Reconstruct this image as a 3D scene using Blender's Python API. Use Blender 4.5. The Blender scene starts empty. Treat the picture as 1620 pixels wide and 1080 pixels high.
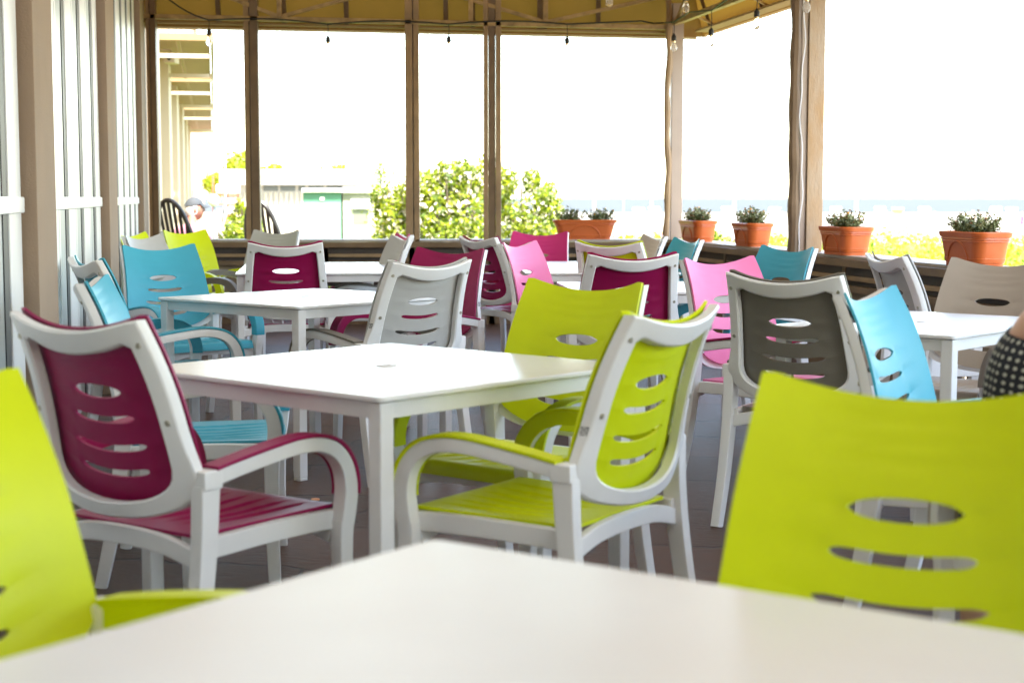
import bpy, bmesh, math, random
from mathutils import Vector, Matrix, noise
R = math.radians
random.seed(7)
scene = bpy.context.scene
C = scene.collection

# ------------------------------------------------------------------ camera, sky, sun, exposure
FPX, CAMH, HY = 2500.0, 1.193, 313.0
PITCH = math.atan((540 - HY) / FPX)
cd = bpy.data.cameras.new('camera'); cam = bpy.data.objects.new('camera', cd); C.objects.link(cam)
cam.location = (0, 0, CAMH); cam.rotation_euler = (R(90) - PITCH, 0, 0)
cd.sensor_width = 36; cd.lens = FPX / 1620 * 36; cd.clip_start = .05; cd.clip_end = 20000
cd.dof.use_dof = True; cd.dof.focus_distance = 7.2; cd.dof.aperture_fstop = 4.3
scene.camera = cam
SUN_EL, SUN_AZ = 58, 158          # azimuth measured clockwise from +Y (the viewing direction)
w = bpy.data.worlds.new('World'); scene.world = w; w.use_nodes = True
nt = w.node_tree; bg = nt.nodes['Background']; sky = nt.nodes.new('ShaderNodeTexSky')
sky.sky_type = 'NISHITA'; sky.sun_disc = False; sky.sun_elevation = R(SUN_EL); sky.sun_rotation = R(SUN_AZ)
sky.air_density = 1.0; sky.dust_density = 1.0; sky.ozone_density = 1.0
hz = nt.nodes.new('ShaderNodeMixRGB'); hz.blend_type = 'MULTIPLY'; hz.inputs[0].default_value = 1; hz.inputs[2].default_value = (1, .925, .82, 1)   # milky seaside sky
nt.links.new(sky.outputs[0], hz.inputs[1]); nt.links.new(hz.outputs[0], bg.inputs[0]); bg.inputs[1].default_value = .15
sd = bpy.data.lights.new('sun', 'SUN'); sd.energy = 2.2; sd.angle = R(.5); sd.color = (1, .95, .87)
sun = bpy.data.objects.new('sun', sd); C.objects.link(sun)
a, e = R(SUN_AZ), R(SUN_EL)
sun.rotation_euler = Vector((math.sin(a) * math.cos(e), math.cos(a) * math.cos(e), math.sin(e))).to_track_quat('Z', 'Y').to_euler()
scene.view_settings.view_transform = 'Standard'; scene.view_settings.look = 'None'
scene.view_settings.exposure = 3.45; scene.view_settings.gamma = 1; scene.view_settings.use_curve_mapping = False
scene.render.engine = 'CYCLES'
scene.cycles.max_bounces = 10; scene.cycles.diffuse_bounces = 6; scene.cycles.transparent_max_bounces = 12

def at(px, py, d):
    """world point seen at photo pixel (px, py) at forward distance d"""
    c, s = math.cos(PITCH), math.sin(PITCH)
    u = (px - 810) / FPX; v = (540 - py) / FPX
    Y = c + v * s; Z = -s + v * c
    return Vector((u * d / Y, d, CAMH + Z * d / Y))

# ------------------------------------------------------------------ materials
MATS = {}
def mat(name, col, rough=.5, spec=.5, noise_amt=0, nscale=8, bump=0, bscale=40, metal=0, coat=0, trans=None, stretch=None, col2=None):
    if name in MATS: return MATS[name]
    m = bpy.data.materials.new(name); m.use_nodes = True; n = m.node_tree; b = n.nodes['Principled BSDF']
    b.inputs['Base Color'].default_value = (*col, 1); b.inputs['Roughness'].default_value = rough
    b.inputs['Specular IOR Level'].default_value = spec; b.inputs['Metallic'].default_value = metal
    if coat: b.inputs['Coat Weight'].default_value = coat; b.inputs['Coat Roughness'].default_value = .15
    tc = n.nodes.new('ShaderNodeTexCoord'); vec = tc.outputs['Object']
    if stretch:
        mp = n.nodes.new('ShaderNodeMapping'); mp.inputs['Scale'].default_value = stretch
        n.links.new(vec, mp.inputs[0]); vec = mp.outputs[0]
    if noise_amt:
        t = n.nodes.new('ShaderNodeTexNoise'); t.inputs['Scale'].default_value = nscale; t.inputs['Detail'].default_value = 6
        n.links.new(vec, t.inputs['Vector'])
        r = n.nodes.new('ShaderNodeValToRGB'); r.color_ramp.elements[0].position = .3; r.color_ramp.elements[1].position = .7
        c2 = col2 or tuple(c * (1 - noise_amt) for c in col)
        r.color_ramp.elements[0].color = (*c2, 1); r.color_ramp.elements[1].color = (*col, 1)
        n.links.new(t.outputs['Fac'], r.inputs[0]); n.links.new(r.outputs[0], b.inputs['Base Color'])
        rr = n.nodes.new('ShaderNodeMapRange'); rr.inputs['To Min'].default_value = max(0, rough - .06); rr.inputs['To Max'].default_value = min(1, rough + .08)
        n.links.new(t.outputs['Fac'], rr.inputs[0]); n.links.new(rr.outputs[0], b.inputs['Roughness'])
    if bump:
        t2 = n.nodes.new('ShaderNodeTexNoise'); t2.inputs['Scale'].default_value = bscale; t2.inputs['Detail'].default_value = 5
        n.links.new(vec, t2.inputs['Vector'])
        bp = n.nodes.new('ShaderNodeBump'); bp.inputs['Strength'].default_value = bump; bp.inputs['Distance'].default_value = .01
        n.links.new(t2.outputs['Fac'], bp.inputs['Height']); n.links.new(bp.outputs[0], b.inputs['Normal'])
    if trans:
        tr = n.nodes.new('ShaderNodeBsdfTranslucent'); tr.inputs[0].default_value = (*trans[0], 1)
        mx = n.nodes.new('ShaderNodeMixShader'); mx.inputs[0].default_value = trans[1]
        n.links.new(b.outputs[0], mx.inputs[1]); n.links.new(tr.outputs[0], mx.inputs[2])
        n.links.new(mx.outputs[0], n.nodes['Material Output'].inputs[0])
    MATS[name] = m; return m

PL = dict(rough=.40, spec=.28, noise_amt=.10, nscale=5, bump=.04, bscale=260)
COL = {'lime': (.61, .70, .001), 'maroon': (.29, .005, .072), 'magenta': (.58, .03, .18), 'pink': (.80, .20, .40),  # pink puts the pale sheen on maroon plastic into the panel colour
       'cyan': (.055, .36, .47), 'taupe': (.19, .175, .145), 'beige': (.46, .41, .34), 'silver': (.46, .45, .42)}
for k, v in COL.items(): mat('plastic_' + k, v, **PL)
white_pl = mat('plastic_white', (.79, .785, .765), rough=.38, noise_amt=.06, nscale=6, bump=.03, bscale=200)
table_w = mat('table_white', (.78, .78, .77), rough=.24, spec=.5, noise_amt=.03, nscale=3)
table_leg = mat('table_leg_white', (.74, .74, .73), rough=.35, noise_amt=.05, nscale=6)
screw_m = mat('screw_metal', (.45, .42, .33), rough=.35, metal=.8)
dark_ink = mat('ink', (.03, .03, .035), rough=.6)

# ------------------------------------------------------------------ mesh helpers
def finish(bm, name, m, parent=None, smooth=38, loc=None, tagk=None):
    for f in bm.faces: f.smooth = True
    bm.normal_update()
    for ed in bm.edges:
        if len(ed.link_faces) == 2 and ed.calc_face_angle(0) > R(smooth): ed.smooth = False
    me = bpy.data.meshes.new(name); bm.to_mesh(me); bm.free()
    for mm in (m if isinstance(m, (list, tuple)) else [m]): me.materials.append(mm)
    o = bpy.data.objects.new(name, me); C.objects.link(o)
    if parent is not None: o.parent = parent
    if loc: o.location = loc
    if len(me.polygons) < 4000:
        wn_ = o.modifiers.new('weighted_normals', 'WEIGHTED_NORMAL'); wn_.keep_sharp = True; wn_.weight = 80
    return o
def tag(o, label, cat, group=None, kind=None):
    if label: o['label'] = label
    if cat: o['category'] = cat
    if group: o['group'] = group
    if kind: o['kind'] = kind
    return o
def thing(name, label, cat, loc=(0, 0, 0), rot=0, group=None):
    o = bpy.data.objects.new(name, None); C.objects.link(o); o.location = loc; o.rotation_euler = (0, 0, rot)
    o.empty_display_size = .1
    return tag(o, label, cat, group)
def copy_tree(o, parent=None):
    c = o.copy(); C.objects.link(c)
    if parent is not None: c.parent = parent
    for ch in KIDS(o): copy_tree(ch, c)
    return c
def KIDS(o): return [x for x in C.objects if x.parent == o]
def box(bm, x0, x1, y0, y1, z0, z1, bev=0, M=None):
    r = bmesh.ops.create_cube(bm, size=1)
    vs = r['verts']
    for v in vs: v.co = Vector((x0 + (v.co.x + .5) * (x1 - x0), y0 + (v.co.y + .5) * (y1 - y0), z0 + (v.co.z + .5) * (z1 - z0)))
    if bev:
        es = list({ed for v in vs for ed in v.link_edges})
        rr = bmesh.ops.bevel(bm, geom=es, offset=bev, segments=2, affect='EDGES', profile=.5)
        vs = list({v for f in rr['faces'] for v in f.verts} | {v for v in vs if v.is_valid})
    if M is not None:
        for v in vs: v.co = M @ v.co
    return vs
def bar(bm, p, q, wx, wz, bev=0, up=(0, 0, 1)):
    p = Vector(p); q = Vector(q); d = q - p; L = d.length; d.normalize()
    u = Vector(up)
    if abs(d.dot(u)) > .98: u = Vector((0, 1, 0))
    x = d.cross(u).normalized(); z = x.cross(d)
    M = Matrix((x, d, z)).transposed().to_4x4(); M.translation = p
    return box(bm, -wx / 2, wx / 2, 0, L, -wz / 2, wz / 2, bev, M)
def tube(bm, pts, rad, seg=8, cap=True):
    pts = [Vector(p) for p in pts]; rings = []
    rads = rad if isinstance(rad, (list, tuple)) else [rad] * len(pts)
    pn = None
    for i, p in enumerate(pts):
        t = (pts[min(i + 1, len(pts) - 1)] - pts[max(i - 1, 0)]).normalized()
        if pn is None: pn = t.orthogonal().normalized()
        nn = (pn - t * pn.dot(t)); nn = nn.normalized() if nn.length > 1e-6 else t.orthogonal().normalized(); pn = nn
        b = t.cross(nn)
        rings.append([bm.verts.new(p + (nn * math.cos(2 * math.pi * k / seg) + b * math.sin(2 * math.pi * k / seg)) * rads[i]) for k in range(seg)])
    for i in range(len(rings) - 1):
        for k in range(seg): bm.faces.new((rings[i][k], rings[i][(k + 1) % seg], rings[i + 1][(k + 1) % seg], rings[i + 1][k]))
    if cap: bm.faces.new(rings[0][::-1]); bm.faces.new(rings[-1])
def lathe(bm, prof, seg=16, o=(0, 0, 0)):
    rings = [[bm.verts.new((o[0] + r * math.cos(2 * math.pi * k / seg), o[1] + r * math.sin(2 * math.pi * k / seg), o[2] + z)) for k in range(seg)] for r, z in prof]
    for i in range(len(rings) - 1):
        for k in range(seg): bm.faces.new((rings[i][k], rings[i][(k + 1) % seg], rings[i + 1][(k + 1) % seg], rings[i + 1][k]))
    bm.faces.new(rings[0][::-1]); bm.faces.new(rings[-1])
def sweep_rect(bm, path, side, wid, thk, ch=.006):
    """path of points, constant side vector; chamfered rectangular section; wid/thk may vary"""
    path = [Vector(p) for p in path]; side = Vector(side).normalized(); n = len(path)
    W = wid if isinstance(wid, list) else [wid] * n; T = thk if isinstance(thk, list) else [thk] * n; rings = []
    for i, p in enumerate(path):
        t = (path[min(i + 1, n - 1)] - path[max(i - 1, 0)]).normalized(); nn = side.cross(t).normalized()
        a, b = W[i] / 2, T[i] / 2; c = min(ch, a * .5, b * .5)
        sec = [(a - c, -b), (a - c * .3, -b + c * .3), (a, -b + c), (a, b - c), (a - c * .3, b - c * .3), (a - c, b), (-a + c, b), (-a + c * .3, b - c * .3), (-a, b - c), (-a, -b + c), (-a + c * .3, -b + c * .3), (-a + c, -b)]
        rings.append([bm.verts.new(p + side * x + nn * y) for x, y in sec])
    m = 12
    for i in range(n - 1):
        for k in range(m): bm.faces.new((rings[i][k], rings[i + 1][k], rings[i + 1][(k + 1) % m], rings[i][(k + 1) % m]))
    bm.faces.new(rings[0]); bm.faces.new(rings[-1][::-1])
def smooth_path(pts, n=6):
    """Catmull-Rom through pts"""
    P = [Vector(p) for p in pts]; out = []
    for i in range(len(P) - 1):
        p0 = P[max(i - 1, 0)]; p1 = P[i]; p2 = P[i + 1]; p3 = P[min(i + 2, len(P) - 1)]
        for k in range(n):
            t = k / n
            out.append(.5 * ((2 * p1) + (p2 - p0) * t + (2 * p0 - 5 * p1 + 4 * p2 - p3) * t * t + (3 * p1 - p0 - 3 * p2 + p3) * t ** 3))
    out.append(P[-1]); return out
def leaves(bm, pts, size, jitter=.6, up=.3, mi=None, asp=.55):
    for p in pts:
        s = size * random.uniform(1 - jitter, 1 + jitter * .6)
        n = Vector((random.gauss(0, 1), random.gauss(0, 1), random.gauss(up, 1))).normalized()
        x = n.orthogonal().normalized(); x.rotate(Matrix.Rotation(random.uniform(0, 6.28), 3, n)); y = n.cross(x)
        P = Vector(p); q = n * s * .12
        v = [bm.verts.new(P - x * s), bm.verts.new(P + y * s * asp - q), bm.verts.new(P + x * s), bm.verts.new(P - y * s * asp - q)]
        f = bm.faces.new(v)
        if mi is not None: f.material_index = mi() if callable(mi) else mi
def lerp(x, xs, ys):
    if x <= xs[0]: return ys[0]
    for i in range(len(xs) - 1):
        if x <= xs[i + 1]: return ys[i] + (ys[i + 1] - ys[i]) * (x - xs[i]) / (xs[i + 1] - xs[i])
    return ys[-1]

def rrect(hx, hy, r, n_=5):
    pts = []
    for cx, cy, a0 in ((hx - r, hy - r, 0), (-hx + r, hy - r, 90), (-hx + r, -hy + r, 180), (hx - r, -hy + r, 270)):
        for i in range(n_ + 1): a_ = R(a0 + 90 * i / n_); pts.append((cx + r * math.cos(a_), cy + r * math.sin(a_)))
    return pts
# ------------------------------------------------------------------ chair
H = .938
def prof(z):   # lean of the back
    pts = [(.40, -.195), (.47, -.208), (.57, -.232), (.66, -.252), (.76, -.279), (.85, -.313), (.938, -.356)]
    for i in range(len(pts) - 1):
        if z <= pts[i + 1][0]: break
    p0, p1, p2, p3 = pts[max(i - 1, 0)], pts[i], pts[i + 1], pts[min(i + 2, len(pts) - 1)]
    t = max(0, min(1.1, (z - p1[0]) / (p2[0] - p1[0])))
    m1 = (p2[1] - p0[1]) / (p2[0] - p0[0] + 1e-9) * (p2[0] - p1[0]); m2 = (p3[1] - p1[1]) / (p3[0] - p1[0] + 1e-9) * (p2[0] - p1[0])
    return (2 * t**3 - 3 * t**2 + 1) * p1[1] + (t**3 - 2 * t**2 + t) * m1 + (-2 * t**3 + 3 * t**2) * p2[1] + (t**3 - t**2) * m2
def hwid(z): return lerp(z, [.47, .60, .76, .938], [.255, .252, .238, .219])
def ysurf(x, z): return prof(z) - .045 * (1 - min(1, abs(x) / hwid(z)) ** 2)
def ztop(x, wt=.219): return H - .034 * (1 - min(1, abs(x) / wt) ** 2)
SLOTS = [(.757, .080, .0165, .003), (.690, .101, .0085, .011), (.622, .116, .0085, .012), (.563, .112, .0085, .013)]
def panel_mesh():
    bm = bmesh.new()
    NU = 60; us = [math.sin(math.pi / 2 * (2 * i / NU - 1)) * .5 + (2 * i / NU - 1) * .5 for i in range(NU + 1)]
    def zb(u): return .600 - .118 * math.sqrt(max(0, 1 - u * u))
    def slot(i, x, side):
        zc, w_, t, sag = SLOTS[i]; ax = abs(x) / w_
        c = zc + sag * (x / .11) ** 2 - (0 if i else 0)
        if ax < 1: g = t * (math.sqrt(1 - ax ** 2) if i == 0 else math.sqrt(1 - ax ** 8))
        else: g = 0
        return c + side * max(g, .0012)
    rows = []   # each: function (x,u)->z, key
    NT = 14
    def seq(x, u):
        zt = ztop(x); out = []
        marks = [zt]
        for i in range(4): marks += [slot(i, x, 1), slot(i, x, -1)]
        marks.append(zb(u))
        sub = [NT, 3, 4, 2, 4, 2, 3, 2, 5]
        for k in range(9):
            for j in range(sub[k]): out.append(marks[k] + (marks[k + 1] - marks[k]) * j / sub[k])
        out.append(marks[9])
        n = len(out); lo = marks[9]
        for k in range(n - 1, -1, -1):
            if out[k] < lo + (n - 1 - k) * .0022: out[k] = lo + (n - 1 - k) * .0022
        return out
    sub = [NT, 3, 4, 2, 4, 2, 3, 2, 5]; starts = [0]
    for s_ in sub: starts.append(starts[-1] + s_)
    holes = {}
    for i in range(4): holes[i] = (starts[1 + 2 * i], starts[2 + 2 * i])
    grid = []
    for u in us:
        x0 = u * .24; zs = seq(x0, u); col = []
        for k, z in enumerate(zs):
            x = u * hwid(z); y = ysurf(x, z)
            g = 0
            for i in range(4):                                   # creases running outwards from every slot
                w_ = SLOTS[i][1]; d = abs(x) - w_
                if 0 < d < .085:
                    dz = min(abs(z - slot(i, x, 1)), abs(z - slot(i, x, -1)))
                    g += .0042 * math.exp(-(dz / .006) ** 2) * min(1, d / .012) * (1 - d / .085)
            for zc, wd in ((.872, .16), (.846, .17), (.820, .15)):   # shallow waves below the top edge
                c = zc + .030 * (x / .2) ** 2; g += .0035 * math.exp(-((z - c) / .007) ** 2) * max(0, 1 - (x / wd) ** 4)
            col.append(bm.verts.new((x, y + .004 - g, z)))
        grid.append(col)
    n = len(grid[0])
    for a_ in range(NU):
        xm = abs((us[a_] + us[a_ + 1]) / 2 * .24)
        for k in range(n - 1):
            skip = False
            for i in range(4):
                if holes[i][0] <= k < holes[i][1] and xm < SLOTS[i][1]: skip = True
            if not skip: bm.faces.new((grid[a_][k], grid[a_][k + 1], grid[a_ + 1][k + 1], grid[a_ + 1][k]))
    bm.normal_update()
    bmesh.ops.solidify(bm, geom=bm.faces[:], thickness=.007)
    bmesh.ops.recalc_face_normals(bm, faces=bm.faces[:])
    return bm
def frame_mesh():
    """white ring behind the panel: stiles, top bar and the U that carries it"""
    bm = bmesh.new(); outer = []; inner = []
    for i in range(11):                                  # left stile upwards
        t = i / 10; z = .575 + (ztop(1) - .006 - .575) * t; zi = .590 + (ztop(.18) - .060 - .590) * t
        outer.append((-(hwid(z) - .001) - (.016 * max(0, 1 - t * 4)), z)); inner.append((-(hwid(zi) - .046), zi))
    for i in range(1, 20):                               # top bar
        u = -1 + 2 * i / 20; outer.append((u * .215, ztop(u * .219) - .004)); inner.append((u * .176, ztop(u * .219) - .055 - .004 * (1 - u * u)))
    for i in range(11):
        t = 1 - i / 10; z = .575 + (ztop(1) - .006 - .575) * t; zi = .590 + (ztop(.18) - .060 - .590) * t
        outer.append(((hwid(z) - .001) + (.016 * max(0, 1 - t * 4)), z)); inner.append(((hwid(zi) - .046), zi))
    for i in range(1, 20):                               # bottom U
        a_ = math.pi * i / 20; outer.append((.268 * math.cos(a_), .575 - .110 * math.sin(a_) ** .8)); inner.append((.206 * math.cos(a_), .590 - .088 * math.sin(a_) ** .8))
    def P(x, z, off):
        s = max(0, min(1, (.60 - z) / .1))
        return Vector((x, ysurf(x, z) - off - s * .012 * (1 - min(1, abs(x) / .27) ** 2), z))
    n = len(outer); F, B = .004, .034; L = [[], [], [], [], [], []]
    for (xo, zo), (xi, zi) in zip(outer, inner):
        mx, mz = xo + (xi - xo) * .12, zo + (zi - zo) * .12; nx, nz = xo + (xi - xo) * .88, zo + (zi - zo) * .88
        for k, p in enumerate((P(xo, zo, F), P(xo, zo, B - .006), P(mx, mz, B), P(nx, nz, B), P(xi, zi, B - .006), P(xi, zi, F))): L[k].append(bm.verts.new(p))
    for i in range(n):
        j = (i + 1) % n
        for k in range(6):
            k2 = (k + 1) % 6; bm.faces.new((L[k][i], L[k][j], L[k2][j], L[k2][i]))
    for s in (-1, 1): box(bm, s * .266 - .026, s * .266 + .026, -.262, -.205, .548, .592, .006)
    bmesh.ops.recalc_face_normals(bm, faces=bm.faces[:])
    return bm
ARM = [(-.228, .571), (-.15, .585), (-.05, .600), (.04, .610), (.11, .606), (.165, .586), (.203, .545), (.219, .492), (.216, .440), (.210, .40)]
def arm_mesh(s):
    bm = bmesh.new(); p = smooth_path([(s * (.268 + .008 * math.sin(i / 9 * 3.1)), y, z) for i, (y, z) in enumerate(ARM)], 5)
    sweep_rect(bm, p, (1, 0, 0), .042, [.036] * 20 + [.036 + .012 * min(1, (k - 20) / 15) for k in range(20, len(p))], .006)
    bmesh.ops.recalc_face_normals(bm, faces=bm.faces[:]); return bm
def cap_mesh(s):
    bm = bmesh.new(); p = smooth_path([(s * (.268 + .008 * math.sin(i / 9 * 3.1)), y, z) for i, (y, z) in enumerate(ARM)], 5)[1:38]
    q = []
    for i, v in enumerate(p):
        t = (p[min(i + 1, len(p) - 1)] - p[max(i - 1, 0)]).normalized(); nn = Vector((1, 0, 0)).cross(t).normalized()
        if nn.z < 0 and i < 20: nn = -nn
        q.append(v + Vector((0, -t.z, t.y)) * .0225 if t.y >= 0 or True else v)
    n = len(q); sweep_rect(bm, q, (1, 0, 0), .050, [.010] * (n - 4) + [.009, .008, .007, .005], .004)
    sweep_rect(bm, [v - Vector((s * .0235, 0, 0)) - Vector((0, .002, .003)) * 0 for v in p], (1, 0, 0), .007, [.036] * 20 + [.040 + .008 * min(1, (k - 20) / 15) for k in range(20, len(p))], .002)
    bmesh.ops.recalc_face_normals(bm, faces=bm.faces[:]); return bm
def front_leg_mesh(s):
    bm = bmesh.new(); p = [(s * .268, .210, .405), (s * .268, .207, .36), (s * .270, .206, .2), (s * .272, .212, 0)]
    sweep_rect(bm, smooth_path(p, 3), (1, 0, 0), [.042 - .0008 * k for k in range(10)], [.050 - .0014 * k for k in range(10)], .006)
    bmesh.ops.recalc_face_normals(bm, faces=bm.faces[:]); return bm
def rear_leg_mesh(s):
    bm = bmesh.new(); p = [(s * .266, -.236, .556), (s * .267, -.246, .40), (s * .270, -.275, .2), (s * .276, -.318, 0)]
    sweep_rect(bm, smooth_path(p, 3), (1, 0, 0), [.042 - .0006 * k for k in range(10)], [.056 - .0020 * k for k in range(10)], .006)
    bmesh.ops.recalc_face_normals(bm, faces=bm.faces[:]); return bm
def seat_mesh():
    bm = bmesh.new(); NX, NY = 120, 24; g = []
    for i in range(NX + 1):
        u = -1 + 2 * i / NX; col = []
        for j in range(NY + 1):
            v = j / NY
            ang = max(0, (v - .86) / .14)
            hw_ = .222 + .014 * v
            x = u * hw_; y = -.232 + .462 * min(v, .86) / .86 * .955 + .022 * math.sin(ang * math.pi / 2)
            z = .438 - .014 * (1 - u * u) * math.sin(min(1, v / .9) * math.pi) ** 1 + .006 * v - .042 * (1 - math.cos(ang * math.pi / 2))
            gr = 0
            for xc in (-.66, -.40, -.13, .13, .40, .66):
                xx = xc * (.85 + .25 * v); L_ = max(0, 1 - ((v - .5) / .33) ** 4)
                gr += math.exp(-((u - xx) / .022) ** 2) * L_ * .0055
            col.append(bm.verts.new((x, y, z + gr)))
        g.append(col)
    for i in range(NX):
        for j in range(NY): bm.faces.new((g[i][j], g[i + 1][j], g[i + 1][j + 1], g[i][j + 1]))
    bm.normal_update(); bmesh.ops.solidify(bm, geom=bm.faces[:], thickness=.008); bmesh.ops.recalc_face_normals(bm, faces=bm.faces[:])
    return bm
def seat_frame_mesh():
    bm = bmesh.new()
    for s in (-1, 1): sweep_rect(bm, smooth_path([(s * .244, -.25, .406), (s * .244, 0, .412), (s * .244, .205, .408)], 3), (1, 0, 0), .026, .048, .005)
    for y, zz in ((-.244, .404), (.196, .390)):
        sweep_rect(bm, smooth_path([(-.25, y, zz - .02), (-.14, y, zz + .004), (0, y, zz + .010), (.14, y, zz + .004), (.25, y, zz - .02)], 4), (0, 1, 0), .024, .044, .005)
    bmesh.ops.recalc_face_normals(bm, faces=bm.faces[:]); return bm
def screw_mesh(s, z):
    bm = bmesh.new(); x = s * (hwid(z) - .022); y = ysurf(x, z) - .034
    tube(bm, [(x, y + .003, z), (x, y - .002, z - .001)], .0068, 12); return bm
chair_cache = {}
def make_chair(color, label, loc, rot, sticker=False, cap=None):
    grp = 'plastic armchairs round the terrace tables'
    cm = MATS['plastic_' + color]; capm = MATS['plastic_' + (cap or color)]
    if color not in chair_cache:
        t = thing('armchair', label, 'chair', loc, rot, grp)
        if not chair_cache:
            D = dict(panel=panel_mesh(), seat=seat_mesh())
            b = finish(D['panel'], 'backrest', cm, t, 50); s = finish(D['seat'], 'seat', cm, t, 50)
            f = finish(frame_mesh(), 'back_frame', white_pl, t)
            finish(seat_frame_mesh(), 'seat_frame', white_pl, t)
            for sd_ in (-1, 1):
                a_ = finish(arm_mesh(sd_), 'arm', white_pl, t); finish(cap_mesh(sd_), 'arm_cap', capm, a_)
                finish(front_leg_mesh(sd_), 'leg', white_pl, t); finish(rear_leg_mesh(sd_), 'leg', white_pl, t)
                for z in (.875, .70): finish(screw_mesh(sd_, z), 'screw', screw_m, f)
        else:
            src = next(iter(chair_cache.values()))
            for ch in KIDS(src):
                c = ch.copy(); C.objects.link(c); c.parent = t
                if ch.name.split('.')[0] in ('backrest', 'seat'): c.data = ch.data.copy(); c.data.materials[0] = cm
                for g in KIDS(ch):
                    if g.name.split('.')[0] == 'maker_label': continue
                    d = g.copy(); C.objects.link(d); d.parent = c
                    if g.name.startswith('arm_cap'): d.data = g.data.copy(); d.data.materials[0] = capm
        chair_cache[color] = t
    else:
        t = copy_tree(chair_cache[color]); t.location = loc; t.rotation_euler = (0, 0, rot); t['label'] = label
    return t

CH = [ # colour, x, y, degrees, label
('maroon', -.757, 3.819, -36.2, 'near left maroon armchair seen from behind at the left corner of the big table'),
('lime', .070, 3.911, 57.1, 'lime armchair seen from behind at the right corner of the big near table'),
('lime', .003, 4.600, 141.1, 'dark lime armchair facing the camera behind the near white table, its right edge white'),
('silver', -.593, 6.884, 43.6, 'pale grey armchair seen from behind with its arm reaching to the second white table'),
('maroon', -.523, 7.797, 143.8, 'maroon armchair facing forward just behind the pale grey one, its white side edge showing'),
('maroon', -1.39, 9.72, 7.9, 'maroon armchair seen squarely from behind, between the second table and the far left long table'),
('silver', -2.034, 12.25, 152.0, 'pale grey armchair whose top shows above the far left maroon one, by the back parapet'),
('cyan', -1.699, 8.36, -139.8, 'cyan armchair facing forward at the back left of the second white table'),
('silver', -2.23, 10.858, -111.0, 'whitish armchair top just behind the cyan one beside the left wall'),
('lime', -2.33, 12.4, -128, 'bright lime armchair facing forward below the seated man with the cap'),
('cyan', -1.534, 7.041, -59.3, 'cyan armchair seen from behind at the left wall, its dark curved back rim showing'),
('cyan', -.977, 5.083, -84, 'pale lit cyan armchair behind the near maroon one, turned to the right'),
('silver', -1.087, 10.583, 109.6, 'grey armchair turned left at the right end of the far left long table'),
('magenta', -1.12, 11.25, 106, 'pink armchair hidden behind the grey one, only a pink edge of its back showing'),
('maroon', .075, 10.875, -55.5, 'maroon armchair seen from behind with slots showing, left of the pale pink one'),
('pink', .358, 9.083, -116.9, 'armchair with pale pink sheen painted into its colour, turned right, between two maroon ones in the middle distance'),
('magenta', .105, 11.691, 162.0, 'hot pink armchair facing forward under the wide terracotta planter'),
('lime', .758, 9.75, -30.1, 'lime armchair seen from behind with white rim, just behind the maroon one in the middle'),
('beige', .636, 10.86, 103.6, 'beige armchair with white side edge standing near the corner post'),
('cyan', .772, 9.966, 105.3, 'cyan armchair turned left below the first small planter of the right parapet'),
('maroon', .495, 7.779, 11.7, 'maroon armchair seen squarely from behind, over the dark lime one'),
('pink', 1.118, 6.542, -140.3, 'armchair with pink sheen painted into its colour, facing forward, left of the dark taupe one'),
('cyan', 1.148, 8.21, 118.2, 'teal armchair facing forward below the tan post on the right'),
('taupe', 1.156, 5.774, -35.8, 'dark taupe armchair seen from behind with white frame, by the right hand table'),
('silver', 2.096, 7.382, -81.0, 'light grey armchair seen from behind below the planter right of the tan post'),
('cyan', 1.301, 4.224, -121.1, 'pale lit cyan armchair turned right, in front of the dark taupe one'),
('beige', 1.786, 6.37, 134.7, 'beige armchair facing forward behind the right hand table, under the rightmost planter'),
('lime', .416, 1.886, 155.1, 'huge lime armchair in the right foreground facing the camera over the nearest table'),
('lime', -.563, 1.975, -122.9, 'bright yellow green armchair cut off by the left edge in the foreground'),
('lime', -2.47, 11.62, -104, 'lime armchair almost hidden behind the whitish one at the left wall'),
]
CAPS = {'pink': 'maroon', 'silver': 'taupe'}
for i_, (col, x, y, ang, lab) in enumerate(CH):
    t = make_chair(col, lab, (x, y, 0), R(ang), cap=CAPS.get(col))
    if i_ in (1, 3, 4):                                  # tiny printed maker's lines low on the side of the back frame
        f = [k for k in KIDS(t) if k.name.startswith('back_frame')][0]; bm = bmesh.new()
        for s_ in (-1, 1) if i_ == 4 else (-1,):
            for r_ in range(4):
                for c_ in range(3): z_ = .672 - r_ * .0055; box(bm, s_ * (hwid(z_) + .0006) - .0008, s_ * (hwid(z_) + .0006) + .0008, ysurf(hwid(z_), z_) - .029 + c_ * .0075, ysurf(hwid(z_), z_) - .0235 + c_ * .0075 - .002 * ((r_ + c_) % 2), z_, z_ + .0032)
        finish(bm, 'maker_label', dark_ink, f)

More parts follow.
